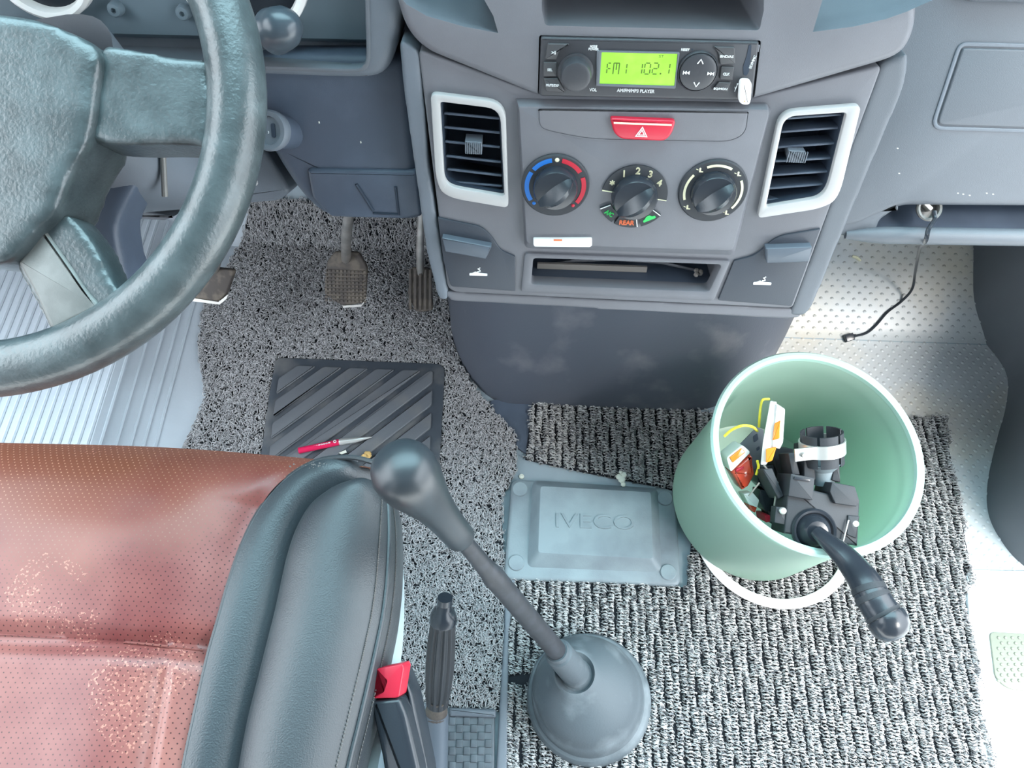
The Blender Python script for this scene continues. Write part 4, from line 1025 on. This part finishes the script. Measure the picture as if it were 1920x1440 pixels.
# ================================================================== ACCESS COVER
ac = thing('access_cover', 'blue-grey plastic floor cover embossed with letters, set between the mats', 'cover', uz(1110, 1000, 0))
mb = MB(); q = rp([uz(x, y, .012).xy[:] for x, y in [(960, 898), (1150, 912), (1268, 918), (1276, 1100), (1130, 1092), (944, 1086)]], [.012, 0, .012, .012, 0, .014]); mb.prism(q, 0, .014, bev=.005); mb.build('flange', M['rubber'], ac)
lo = rp([uz(x, y, .014).xy[:] for x, y in [(1000, 903), (1232, 918), (1240, 1072), (990, 1062)]], .008); hi = rp([uz(x, y, .034).xy[:] for x, y in [(1010, 908), (1224, 920), (1228, 1052), (1005, 1040)]], .008)
mb = MB(); N_ = len(lo); 
hi2 = inset(ccw(hi), .003); lo_ = ccw(lo); hi_ = ccw(hi)
mb.add([(x, y, .012) for x, y in inset(lo_, -.003)]+[(x, y, .015) for x, y in lo_]+[(x, y, .032) for x, y in hi_]+[(x, y, .0345) for x, y in hi2],
       [(r_*N_+i, r_*N_+(i+1) % N_, (r_+1)*N_+(i+1) % N_, (r_+1)*N_+i) for r_ in range(3) for i in range(N_)]+[tuple(range(3*N_, 4*N_))])
box_ = mb.build('raised_box', M['rubber'], ac)
c = uz(1116, 978, .0345); mb = MB(); mb.text('IVECO', 0, 0, .021, .112, 0, T(c.x, c.y, .0345), ext=.0018); mb.build('embossed_letters', M['rubber'], box_)
for x, y in [(975, 917), (1247, 934), (968, 1055), (1253, 1073)]:
    c = uz(x, y, .015); mb = MB(); mb.lathe([(.0115, 0), (.0115, .0018), (.0105, .0028), (.0005, .003)], T(c.x, c.y, .0135), 28); mb.build('plug', M['rubber'], ac)

# ================================================================== GEAR LEVER
gl = thing('gear_lever', 'black gear lever with bulbous knob and large dusty rubber boot', 'gear lever', uz(1105, 1310, 0))
bc = uz(1105, 1312, 0); tp = ut(1076, 1258, .945)
Rb = .082
prof = [(1.0, 0), (1.0, .010), (.985, .016), (.95, .020), (.90, .021), (.89, .024), (.875, .032), (.84, .038), (.82, .040), (.81, .048), (.72, .062), (.6, .075), (.47, .086), (.37, .094), (.33, .099), (.30, .100), (.24, .094), (.215, .096), (.21, .104)]
rows = []; topz = tp.z
for r_, z in prof:
    f_ = (z/.104)**1.3
    c = Vector((bc.x+(tp.x-bc.x)*f_, bc.y+(tp.y-bc.y)*f_, z/.104*topz))
    rows.append([c+Vector((math.cos(a)*Rb*r_, math.sin(a)*Rb*r_, -math.cos(a-2.2)*Rb*r_*.12*f_*0)) for a in [2*PI*k/56 for k in range(56)]])
mb = MB(); mb.grid(rows, cu=True); mb.build('boot', M['boot'], gl, fix=True)
kc = ut(765, 893, .60); ax = (kc-tp).normalized()
rod0 = tp-ax*.01; rodl = (kc-tp).length
mb = MB(); mb.tube([rod0, tp+ax*.012, tp+ax*.065, tp+ax*.067, tp+ax*.075], [.0165, .0175, .0165, .014, .0135], 24); mb.build('boot_sleeve', M['boot'], gl)
mb = MB(); P_ = [(tp+ax*.06, .0115), (tp+ax*rodl*.30, .0112), (tp+ax*rodl*.56, .0108), (tp+ax*rodl*.60, .0112), (tp+ax*rodl*.615, .0100), (tp+ax*rodl*.66, .0085), (tp+ax*rodl*.80, .0075)]
mb.tube([p for p, _ in P_], [r_ for _, r_ in P_], 20); mb.build('shaft', M['shaft'], gl)
L = frame(kc, (0, 1, 0), ax)
mb = MB(); mb.lathe([(.0075, -.108), (.0125, -.108), (.0135, -.105), (.0138, -.088), (.0148, -.066), (.0172, -.044), (.0215, -.024), (.0252, -.008), (.0262, .003), (.0255, .012), (.0225, .0195), (.0165, .0253), (.0085, .0282), (.0005, .0290)], L, 40); mb.build('knob', M['knobm'], gl)

# ================================================================== HANDBRAKE
hb = thing('handbrake_lever', 'black handbrake lever with fluted grip beside the driver seat', 'handbrake', ut(815, 1440, .98))
p0 = ut(812, 1560, .93); p1 = ut(817, 1345, .94); p2 = ut(820, 1318, .93); p3 = ut(831, 1160, .865); p4 = ut(834, 1128, .855)
ax = (p3-p2).normalized()
mb = MB(); mb.tube([p0, p1, p1+(p2-p1)*.4], [.016, .0155, .014], 20); mb.build('lever', M['handlem'], hb)
mb = MB(); mb.tube([p1-ax*.004, p1+ax*.004, p2, p2+ax*.01], [.0145, .0145, .0115, .013], 24); mb.build('collar', M['pedal'], hb)
gl_ = (p3-p2).length; seg_ = 48; rows = []
for k in range(14):
    t = k/13; c = p2+ax*(gl_*t); r0 = .0135+.0035*math.sin(PI*min(1, t*1.0+.0)) 
    u_ = Vector((1, 0, 0)); u_ = (u_-ax*u_.dot(ax)).normalized(); v_ = ax.cross(u_)
    row = []
    for j in range(seg_):
        a = 2*PI*j/seg_; fl = .0026*(1 if j % 4 < 2 else 0) if 0 < k < 13 else 0; row.append(c+(u_*math.cos(a)+v_*math.sin(a))*(r0-fl))
    rows.append(row)
mb = MB(); mb.grid(rows, cu=True); mb.add(rows[0], [tuple(range(seg_))]); mb.add(rows[-1], [tuple(range(seg_))]); mb.build('grip', M['blackm'], hb, sharp=25)
mb = MB(); mb.tube([p3-ax*.003, p3+ax*.004, p3+ax*.010, p3+ax*.014, p4], [.0155, .0150, .0128, .0085, .0078], 24); mb.tube([p4-ax*.002, p4+ax*.006], [.0088, .0084], 20); mb.build('release_button', M['black'], hb)

# ================================================================== SEAT
seat = thing('car_seat', 'driver seat cushion with worn red perforated leather and black side bolsters', 'seat', Vector((-.35, .05, .05)))
ZS = .44
def curve(px, z, n):
    pts = [uz(x, y, z) for x, y in px]; return smooth(pts, n)
NB = 60
seamB = curve([(700, 862), (668, 853), (640, 851), (600, 855), (560, 872), (520, 903), (478, 955), (446, 1020), (422, 1090), (402, 1160), (382, 1230), (357, 1340), (336, 1440), (318, 1560)], ZS, 400)
seamC = curve([(702, 897), (668, 899), (640, 906), (610, 918), (575, 945), (550, 985), (533, 1030), (520, 1085), (508, 1140), (494, 1195), (480, 1250), (456, 1345), (438, 1440), (420, 1560)], ZS-.004, NB)
edgeD = curve([(703, 900), (718, 908), (728, 925), (735, 952), (738, 985), (739, 1020), (738, 1060), (735, 1105), (728, 1160), (718, 1210), (707, 1260), (686, 1350), (664, 1440), (640, 1560)], ZS-.02, NB)
front = curve([(-900, 800), (-300, 800), (0, 811), (200, 817), (350, 825), (500, 838), (600, 848), (700, 864)], ZS-.012, 200)
fy = np.interp
fx_ = np.array([p.x for p in front]); fy_ = np.array([p.y for p in front])
sb = sorted([(p.y, p.x) for p in seamB]); sby = np.array([a for a, b2 in sb]); sbx = np.array([b2 for a, b2 in sb])
crease = uz(200, 1203, ZS).y
def seatz(x, y):
    yf = float(np.interp(x, fx_, fy_)); d = yf-y
    z = ZS
    if d < .07: z -= .030*((.07-d)/.07)**2.2
    z -= .010*math.exp(-((y-crease+.02*(x+.3)*0)/.010)**2)
    xr = float(np.interp(y, sby, sbx)); e = xr-x
    fd = min(1, max(0, (d-.01)/.05)); e = max(0, e)
    z -= .006*math.exp(-(e/.012)**2)*fd
    z += .006*math.sin((x+.45)*5.0)*math.exp(-((y-crease-.10)/.12)**2)
    if y < crease:
        z += .008*math.exp(-((x-uz(190, 1380, ZS).x)/.05)**2)-.006*math.exp(-((x-uz(283, 1380, ZS).x+.05*(y-uz(283, 1380, ZS).y))/.006)**2)*min(1, (crease-y)/.03)
    z += .018*math.exp(-((y-uz(200, 1010, ZS).y)/.09)**2)*(1-math.exp(-(e/.05)**2)*fd)-.006
    return z
# red panel: u from left to seam/front, v front to back
NU = 150; NV = 170; rows = []
xl = -.80; yback = -.10
us = np.linspace(0, 1, NU)
ymaxr = [p for p in seamB]
# parametrise by v rows of constant y measured down from the front curve
top_r = seamB[0]
rows = []
offp = -1e-4
for i in range(NV):
    v = (i/(NV-1))**1.25
    row = []; sR = seamB[min(399, int(v*399))]; offp = max(offp+1e-4, float(np.interp(sR.x, fx_, fy_))-sR.y)
    # right end walks along the seam from its front tip to the back
    sR = seamB[min(399, int(v*399))]
    for u in us:
        # straight blend between the front curve shape and the row
        x = xl+(sR.x-xl)*u
        yf = float(np.interp(x, fx_, fy_)); yR = sR.y
        y = yf-offp                                   # how far the row sits behind the front
        row.append(Vector((x, y, seatz(x, y))))
    rows.append(row)
fr = []
for o_z, o_y in [(-.16, -.03), (-.10, -.006), (-.06, .0), (-.025, .002)]:
    fr.append([Vector((p.x, p.y+o_y, p.z+o_z)) for p in rows[0]])
mb = MB(); mb.grid(fr+rows); mb.build('seat_panel', M['seatred'], seat, sharp=60)
# raised seam line
def at_panel(x, y): return Vector((x, y, seatz(x, y)))
mb = MB(); mb.tube([Vector((p.x+.001, p.y, ZS-.008)) for p in seamB[::6]], .0026, 8); mb.build('piping', M['leather2'], seat)
mb = MB(); ln = []
for k in range(40):
    p = uz(-200+k*14.6, 1187+max(0, (-200+k*14.6))*.073, ZS); ln.append(Vector((p.x, p.y, seatz(p.x, p.y)+.0008)))
mb.tube(ln, .0008, 6); mb.build('cross_seam', M['seatred'], seat)
SB = [seamB[min(399, int(i/(NB-1)*399))] for i in range(NB)]
def loftstrip(A_, B_, za, zb, crown, nr=16, pw=1.0, sideb=None):
    rows = []
    for j in range(nr+1):
        t = j/nr; row = []
        for i in range(NB):
            a = A_[i]; b2 = B_[i]; p = a.lerp(b2, t); k_ = min(1, i/8+.15)
            p.z = ZS+za*(1-t)+zb*t+crown*k_*(max(0, math.sin(PI*t))**pw)-.03*max(0, 1-i/14)**2
            row.append(p)
        rows.append(row)
    return rows
r1_ = loftstrip(SB, seamC, -.006, -.016, .006, pw=1.0)
mb = MB(); fr = [[Vector((p.x, p.y, p.z-.10)) for p in [r_[0] for r_ in r1_]], [r_[0] for r_ in r1_]]
mb.grid(r1_); mb.grid(fr); mb.build('inner_bolster', M['leather'], seat, sharp=70)
r2_ = loftstrip(seamC, edgeD, -.016, -.030, .036, nr=24, pw=.5)
mb = MB(); fr = [[Vector((p.x, p.y, p.z-.10)) for p in [r_[0] for r_ in r2_]], [r_[0] for r_ in r2_]]
side = [[Vector((p.x+dx, p.y, p.z+dz)) for p in r2_[-1]] for dx, dz in [(.003, -.01), (.004, -.03), (.0, -.06), (-.008, -.09)]]
mb.grid(r2_+side); mb.grid(fr); mb.build('outer_bolster', M['leather2'], seat, sharp=70)
# piping + stitching along the outer edge
mb = MB(); mb.tube([Vector((p.x-.0005, p.y, p.z+.0012)) for p in r2_[-2]], .0022, 8); mb.build('piping', M['leather'], seat)
mb = MB(); line = r2_[-4]; fine = smooth(line[6:], 420)
for i in range(0, 418, 3): mb.tube([fine[i]+Vector((0, 0, .0006)), fine[i+1]+Vector((0, 0, .0012)), fine[i+2]+Vector((0, 0, .0004))], .0006, 5)
line = r2_[-1]; fine = smooth(line[6:], 420)
for i in range(0, 418, 3): mb.tube([fine[i]+Vector((.0005, 0, .0002)), fine[i+1]+Vector((.001, 0, .0008)), fine[i+2]+Vector((.0005, 0, .0))], .0005, 5)
mb.build('stitching', M['thread'], seat, kind='stuff')
# pale plastic base
mb = MB()
base_t = smooth([uz(x, y, .34) for x, y in [(690, 930), (722, 990), (736, 1070), (738, 1150), (734, 1220), (722, 1300), (700, 1380), (676, 1500)]], 40)
mb.grid([[Vector((p.x+.004-(.34-z)*.42, p.y, z)) for p in base_t] for z in (.03, .2, .34, .36)]+[[Vector((p.x-.06, p.y, .365)) for p in base_t]])
mb.build('base_cover', M['seatbase'], seat, fix=False)
# scuffs on bolster
mb = MB()
for i in range(26):
    x = 660+rng.normal()*13-90*0; x = 588+rng.normal()*16; y = 872+rng.normal()*3
    p = uz(x, y, ZS+.004)
    mb.sph(tuple(p), float(rng.uniform(.0004, .0011)), seg=5, n=3, sz=.3)
mb.build('scuff', M['thread'], seat, kind='stuff')

# ================================================================== BELT BUCKLE
bk = thing('seat_belt_buckle', 'black seat belt buckle with red release button next to the driver seat', 'buckle', ut(760, 1440, .86))
L = frame(ut(728, 1280, .645), CR, (-.15, -.25, .95))
def PB(pts, w=0): return ufs(pts, L, w)
mb = MB(); mb.prism(rp(PB([(694, 1312), (748, 1306), (762, 1340), (785, 1440), (800, 1560), (735, 1560), (715, 1420), (700, 1350)], 0), .004), -.028, 0, L, bev=.005); mb.build('housing', M['black'], bk)
mb = MB(); mb.prism(rp(PB([(706, 1254), (754, 1244), (757, 1252), (748, 1306), (742, 1309), (696, 1310), (706, 1300), (718, 1296), (724, 1276), (708, 1272)], .002), .0012), -.020, .002, L, bev=.0012); mb.build('release_button', M['red'], bk)
mb = MB(); mb.prism(rp(PB([(704, 1268), (730, 1268), (730, 1304), (694, 1304)], -.006), .002), -.024, -.006, L); mb.build('latch_slot', M['cavity'], bk)
mb = MB(); mb.prism(rp(PB([(752, 1250), (772, 1300), (800, 1440), (815, 1560), (790, 1560), (745, 1330)], -.02), .004), -.05, -.02, L, bev=.004); mb.build('back_shell', M['black'], bk)

# ================================================================== BUCKET
bcx = uz(1532, 846, .24); Bb = uz(1406, 940, .012); Bc = Vector((Bb.x, Bb.y, .018)); H = .228; RT = .124; RB = .118
bk2 = thing('bucket', 'green plastic bucket standing on the passenger mat, full of car parts', 'bucket', Bc)
LB = frame(Bc, (1, 0, 0), Vector((bcx.x-.002, bcx.y, .24))-Bc)
mb = MB()
prof = [(.001, 0), (RB-.006, 0), (RB, .004)]+[(RB+(RT-.004-RB)*t, .004+(H-.03)*t) for t in (.15, .3, .45, .6, .75, .9, 1.0)]+[(RT+.0005, H-.024), (RT+.001, H-.004), (RT-.002, H-.002), (RT-.0045, H-.006), (RT-.006, H-.026)]+[(RB-.003+(RT-.007-RB)*t, .006+(H-.036)*t) for t in (.9, .7, .5, .3, .1, 0)]+[(RB-.008, .004), (.001, .004)]
mb.lathe(prof, LB, 96); mb.build('body', M['bucket'], bk2)
mb = MB(); mb.lathe([(RT-.0035, H-.004), (RT+.003, H-.006), (RT+.0062, H-.003), (RT+.0068, H+.001), (RT+.0045, H+.004), (RT+.0005, H+.0042), (RT-.003, H+.002)], LB, 96, closed=True)
M['rim'] = mat('pale_green_rim', (.45, .66, .58), .4); mb.build('rim', M['rim'], bk2)
mb = MB(); L = LB @ RZ(168); mb.box(RT-.001, -.006, H-.018, RT+.003, .006, H-.012, L, bev=.001); mb.build('handle_socket', M['bucket'], bk2)
# white hoop lying on the mat
hc = uz(1447, 985, .015); mb = MB(); R_ = .114
hc = uz(1448, 988, .013)
mb.lathe([(R_-.010, -.002), (R_+.003, -.002), (R_+.004, .002), (R_+.001, .004), (R_-.008, .004), (R_-.010, .002)], T(*hc), 96, closed=True)
mb.build('plastic_hoop', M['white'], label='white plastic hoop lying on the mat, half hidden under the green bucket', cat='hoop')

# ---- combination switch with its stalk, in the bucket
cs = thing('column_switch', 'black steering-column switch unit with a thick stalk poking out of the green bucket', 'switch unit', ut(1545, 950, .95))
LS = frame(ut(1545, 950, .905), CR, (-CF+CU*.10-CR*.03)); k_ = .905/FPX
def q_(pts, w=0): return ufs(pts, LS, w)
def part(name, pts, w0, w1, m, parent, bev=.001, r=.001):
    mb = MB(); mb.prism(rp(q_(pts, w1), r), w0, w1, LS, bev=bev); return mb.build(name, M[m], parent)
body = part('body', [(1478, 908), (1612, 940), (1608, 1024), (1470, 1000), (1474, 960)], -.05, 0, 'blackm', cs, .002)
part('left_block', [(1483, 888), (1528, 896), (1524, 938), (1478, 930)], -.045, .006, 'blackm', cs)
part('right_block', [(1560, 904), (1603, 912), (1612, 940), (1606, 950), (1566, 944), (1556, 922)], -.045, .006, 'blackm', cs)
part('terminal_cap', [(1490, 893), (1520, 898), (1519, 903), (1489, 899)], .005, .008, 'black', cs, .0005)
part('side_lug', [(1455, 950), (1478, 952), (1476, 985), (1452, 980)], -.02, -.002, 'blackm', cs)
part('side_lug', [(1590, 966), (1612, 968), (1606, 1010), (1588, 1002)], -.02, .002, 'blackm', cs)
for x, y in [(1468, 958), (1604, 982)]:
    c = q_([(x, y)], .001)[0]; mb = MB(); mb.lathe([(.0042, -.004), (.0042, .0015), (.003, .0028), (.0004, .003)], LS @ T(*c, .0), 14); mb.build('screw', M['steelb'], cs)
mb = MB(); mb.tube([LS @ Vector((*p, .004)) for p in q_([(1591, 975), (1580, 1018)], .004)], .0009, 8); mb.build('spring_pin', M['steelb'], cs)
c = q_([(1528, 996)], .004)[0]; D = LS @ T(*c, 0)
mb = MB(); mb.lathe([(.026, -.002), (.0262, .002), (.024, .005), (.0215, .004), (.020, .001), (.0185, .003), (.0165, .009), (.012, .013), (.0004, .014)], D, 40); mb.build('pivot_collar', M['black'], cs)
# ribs behind
for pts in ([(1430, 880), (1448, 878), (1470, 930), (1460, 936)], [(1478, 850), (1490, 848), (1500, 890), (1486, 890)], [(1566, 868), (1574, 870), (1576, 905), (1560, 900)], [(1508, 830), (1524, 826), (1530, 900), (1508, 896)]):
    part('bracket_rib', pts, -.05, -.012, 'blackm', cs)
# tube collar with steel clamp
ta = LS @ Vector((*q_([(1544, 905)], -.03)[0], -.03)); tb = LS @ Vector((*q_([(1541, 822)], -.012)[0], -.012)); ax = (tb-ta).normalized(); Lt = frame(ta, CR, ax); TL = (tb-ta).length; rt = .0245
for k in range(6):
    a0 = k*60+4; a1 = k*60+56; mb = MB(); mb.arc(0, 0, rt-.002, rt, a0, a1, TL*.45, TL+.008, Lt, 8); mb.build('collar_finger', M['blackm'], cs)
mb = MB(); mb.lathe([(.013, 0), (.014, TL*.3), (rt, TL*.5), (rt-.002, TL*.5), (.012, TL*.3), (.011, 0)], Lt, 36, closed=True); mb.build('tube', M['rubber'], cs)
mb = MB(); mb.ring(circ(0, 0, rt+.0022, 48), circ(0, 0, rt+.0004, 48), TL-.018, TL-.002, Lt); cl = mb.build('clamp_band', M['steelb'], cs)
mb = MB(); e = Lt @ Vector((-(rt+.010), -.012, TL-.010))
mb.box(-.034-.006, -.022, TL-.017, -.012, -.019, TL-.002, Lt, bev=.0005); mb.build('clamp_tab', M['steelb'], cs)
mb = MB(); mb.tube([Lt @ Vector((-.030, -.027, TL-.0095)), Lt @ Vector((-.030, -.016, TL-.0095))], .0036, 12); mb.build('clamp_screw', M['steel'], cs)
# stalk
tipt = .80
S_ = [(ut(1530, 996, .885), .008), (ut(1548, 1012, .875), .0095), (ut(1576, 1036, .862), .013), (ut(1600, 1062, .85), .0155), (ut(1622, 1092, .835), .0175), (ut(1636, 1120, .825), .0185), (ut(1648, 1140, .82), .0190), (ut(1660, 1158, .815), .0190)]
pts = smooth([p for p, _ in S_], 40); rad_ = np.interp(np.linspace(0, len(S_)-1, 40), range(len(S_)), [r_ for _, r_ in S_])
rad_ = [float(r_) for r_ in rad_]
mb = MB(); mb.tube(pts, rad_, 28, flat=.82); stalk = mb.build('stalk', M['black'], cs)
for a, b2 in ((24, 26), (27, 29), (36, 38)):
    mb = MB(); mb.tube(pts[a:b2+1], [r_+.0008 for r_ in rad_[a:b2+1]], 28, flat=.82); mb.build('grip_ring', M['blackm'], stalk)
e = (pts[-1]-pts[-3]).normalized(); L = frame(pts[-1], (1, 0, 0), e)
mb = MB(); mb.lathe([(.0205, -.001), (.0212, .002), (.0208, .008), (.0185, .015), (.014, .0205), (.007, .0235), (.0004, .0242)], L, 32); mb.build('end_cap', M['black'], stalk)
# ---- lamps and bits
FL = lambda px, py, t, sp=0, tx=0, ty=0: frame(ut(px, py, t), CR*math.cos(math.radians(sp))+CU*math.sin(math.radians(sp)), -CF+CR*tx+CU*ty)
def block(name, mb_pts, L, w0, w1, m, parent=None, bev=.001, r=.0015, **kw):
    mb = MB(); mb.prism(rp(ufs(mb_pts, L, w1), r), w0, w1, L, bev=bev); return mb.build(name, M[m], parent, **kw)
L = FL(1455, 800, .93, tx=-.35)
lamp = thing('marker_lamp', 'white and orange marker lamp standing upright against the bucket wall by yellow wires', 'lamp', L.translation)
block('housing', [(1444, 752), (1456, 754), (1452, 850), (1436, 872), (1426, 872), (1430, 830)], L, -.03, .004, 'clear', lamp)
block('lens', [(1455, 757), (1472, 768), (1468, 830), (1462, 842), (1448, 838), (1452, 800)], L, -.025, .006, 'clear', lamp)
block('lens_strip', [(1452, 794), (1464, 788), (1462, 822), (1448, 826)], L, 0, .0075, 'amber', lamp)
block('lamp_socket', [(1436, 842), (1456, 838), (1448, 864), (1436, 868)], L, -.015, .010, 'orange', lamp)
L = FL(1395, 880, .96, ty=-.1)
lamp = thing('marker_lamp', 'clear and red marker lamp lying at the left side inside the green bucket', 'lamp', L.translation)
block('housing', [(1362, 858), (1392, 834), (1408, 848), (1370, 886)], L, -.03, .004, 'clear', lamp, r=.004)
block('lens_strip', [(1368, 858), (1391, 840), (1398, 848), (1374, 868)], L, 0, .006, 'amber', lamp)
block('red_lens', [(1372, 886), (1408, 852), (1416, 890), (1404, 912), (1392, 920)], L, -.03, .003, 'redlens', lamp, bev=.004)
block('red_rib', [(1380, 880), (1396, 874), (1394, 880), (1380, 886)], L, 0, .005, 'redp', lamp)
L = FL(1404, 940, .97)
lamp = thing('marker_lamp', 'small clear and red lamp tucked low at the left edge inside the green bucket', 'lamp', L.translation)
block('housing', [(1394, 926), (1412, 924), (1424, 938), (1420, 952), (1404, 946)], L, -.02, .004, 'clear', lamp)
block('red_lens', [(1404, 944), (1420, 950), (1416, 962), (1406, 956)], L, -.02, .002, 'redlens', lamp)
L = FL(1405, 830, .99, ty=.15)
pc = block('steel_plate', [(1382, 838), (1420, 800), (1432, 806), (1434, 872), (1412, 880), (1404, 850)], L, -.003, 0, 'dashlt', label='thin grey slotted plate behind the red lamp in the green bucket', cat='plate', bev=.0005)
for p in ([(1412, 818), (1420, 812), (1422, 824), (1414, 830)], [(1418, 840), (1424, 836), (1425, 842), (1419, 846)]): block('slot', p, L, -.001, .0006, 'cavity', pc, bev=0)
def wire(pts, label):
    mb = MB(); mb.tube(smooth([ut(*p) for p in pts], 24), .0016, 8); mb.build('wire', M['yellow'], label=label, cat='wire')
wire([(1358, 818, .92), (1372, 806, .915), (1392, 798, .91), (1410, 800, .92), (1420, 808, .95)], 'yellow wire arching from the left rim of the bucket')
wire([(1442, 748, .96), (1430, 750, .955), (1426, 765, .95), (1424, 785, .95), (1423, 800, .96)], 'yellow wire running upright beside the white lamp in the bucket')
wire([(1420, 864, .94), (1422, 876, .945), (1418, 890, .95)], 'short yellow wire end below the grey plate in the bucket')
L = FL(1445, 900, .975)
for pts, lab, m_ in (([(1424, 875), (1450, 872), (1458, 910), (1440, 925), (1420, 905)], 'black connector block beneath the orange lamp socket in the bucket', 'black'),
                  ([(1425, 918), (1456, 922), (1462, 950), (1436, 960), (1424, 940)], 'dark connector block left of the switch unit low in the bucket', 'black'),
                  ([(1440, 958), (1470, 962), (1468, 990), (1446, 982)], 'black part wedged under the switch unit near the bucket rim', 'blackm'),
                  ([(1434, 966), (1444, 966), (1446, 978), (1436, 980)], 'small red plastic piece low in the green bucket', 'redp'),
                  ([(1448, 838), (1488, 842), (1484, 880), (1462, 900), (1452, 870)], 'angular black part left of the clamped tube in the bucket', 'blackm')):
    pc = block('connector', pts, L, -.03, .0 if 'red' not in lab else .006, m_, label=lab, cat='car part', bev=.001)
mb = MB(); mb.tube([ut(1432, 872, .93), ut(1458, 905, .925), ut(1452, 948, .93)], .0012, 8); mb.tube([ut(1404, 930, .94), ut(1424, 905, .935)], .001, 8)
mb.build('thin_bracket', M['steel'], label='thin wire bracket leaning between lamps and switch unit in the bucket', cat='bracket')

# ================================================================== PEN, LEAF, SCRAPS, CABLE
def onpad(x, y, z=.0185): return uz(x, y, z)
a = onpad(560, 845); b2 = onpad(636, 829); c = onpad(668, 825); d = onpad(694, 820)
pen = thing('pen', 'red and silver ballpoint pen lying on the heel pad', 'pen', a)
mb = MB(); mb.tube([a, a.lerp(b2, .5), b2], .0048, 14); mb.build('barrel', M['penred'], pen)
mb = MB(); mb.tube([b2, b2.lerp(c, .1), c, d, d+(d-c)*.12], [.0048, .0052, .0042, .0012, .0006], 14); mb.build('tip', M['steelb'], pen)
e = (b2-a).normalized(); Lp = frame(a.lerp(b2, .55)+Vector((0, 0, .0047)), e, (0, -.3, .95)); mb = MB()
mb.text('oooooooo', 0, .0, .0016, .030, 0, Lp, bold=.0002); mb.text('O', .022, 0, .004, M=Lp, bold=.0003); mb.build('print', M['printw'], pen)
c = onpad(687, 853, .02); mb = MB()
for k in range(6): mb.sph((c.x+.0035*math.cos(k*1.7), c.y+.003*math.sin(k*2.1), .0175+.0016*(k % 3)), .0042, seg=6, n=4, sz=.6)
mb.build('dry_leaf', M['sand'], label='crumpled golden dry leaf beside the gear knob, near the pen', cat='leaf')
c = onpad(643, 847, .016); mb = MB(); mb.prism([(c.x-.006, c.y-.002), (c.x+.004, c.y+.003), (c.x+.006, c.y-.001), (c.x-.002, c.y-.004)], .0148, .0165); mb.build('paper_scrap', M['paper'], label='tiny pale paper scrap on the heel pad just below the pen', cat='scrap')
c = uz(1166, 898, .022); mb = MB()
for dx, dy, r_ in [(0, 0, .006), (.003, .007, .005), (-.004, .004, .005), (.002, -.008, .004), (-.001, .011, .003)]: mb.sph((c.x+dx, c.y+dy, .020+.001*(dx > 0)), r_, seg=7, n=4, sz=.5)
mb.build('paper_scrap', M['paper'], label='crumpled pale scrap on the mat edge above the access cover', cat='scrap')
c = hit(1606, 484, .003); mb = MB(); L = frame(c, (1, 0, 0), (0, -.5, .9)); mb.tube([L @ Vector((-.007, .003, 0)), L @ Vector((0, .001, .001)), L @ Vector((.007, -.004, 0))], [.002, .0026, .002], 6); mb.build('leaf_bit', M['ivory'], label='small yellow leaf bit on the dimpled floor right of the console', cat='leaf')
c = uz(990, 893, .004); mb = MB(); mb.sph((c.x, c.y, .004), .0035, seg=8, n=5, sz=.5)
c = uz(977, 893, .0); 
mb = MB(); c = uz(978, 893, .002); mb.lathe([(.004, 0), (.004, .002), (.0005, .004)], T(c.x, c.y, 0), 10); mb.build('rivet', M['paper'], label='pale rivet head at the upper left corner beside the access cover', cat='rivet')
# socket and cable
sk = pv(1741, 391, -.006); L = frame(sk, (1, 0, 0), (0, -.55, .8))
so_ = thing('power_socket', 'round metal-ringed power socket in the shelf right of the console', 'socket', sk)
mb = MB(); mb.lathe([(.0105, -.004), (.0115, 0), (.0125, .002), (.0115, .0035), (.0095, .003), (.009, -.006), (.0005, -.006)], L, 32); mb.build('ring', M['insert'], so_)
mb = MB(); mb.box(-.008, -.002, -.005, .002, .002, .004, L @ RZ(-40), bev=.0006); mb.build('tongue', M['steel'], so_)
cp = [pv(1752, 396, .002), pv(1752, 412, .008), pv(1741, 430, .026), pv(1735, 452, .028), ut(1724, 468, 1.08), ut(1716, 510, 1.22), hit(1710, 542, .03)]
for x, y in [(1690, 565), (1664, 585), (1642, 610), (1625, 624), (1604, 630)]: cp.append(hit(x, y, .004))
cb = thing('charging_cable', 'thin black cable hanging from the shelf socket to the passenger floor', 'cable', hit(1600, 632))
mb = MB(); mb.tube(smooth(cp, 90), .0021, 10); mb.build('cord', M['black'], cb)
c = hit(1592, 633, .006); mb = MB(); L = frame(c, (.9, .35, 0), (0, -.4, .9)); mb.box(-.008, -.006, -.004, .007, .006, .005, L, bev=.0015); mb.tube([L @ Vector((.006, 0, 0)), L @ Vector((.012, .0, 0))], [.004, .0025], 10); mb.build('plug', M['black'], cb)

for pre, g in (('air_vent', 'air vents of the console'), ('ashtray', 'ashtrays of the console'), ('brake_pedal', 'foot pedals'), ('accelerator_pedal', 'foot pedals'), ('clutch_pedal', 'foot pedals'), ('marker_lamp', 'lamps in the bucket'), ('wire', 'yellow wires in the bucket'), ('connector', 'connector blocks in the bucket'), ('driver_floor_mat', 'loop-coil floor mats'), ('passenger_floor_mat', 'loop-coil floor mats')):
    for o in COL.objects:
        if o.parent is None and o.name.split('.')[0] == pre: o['group'] = g
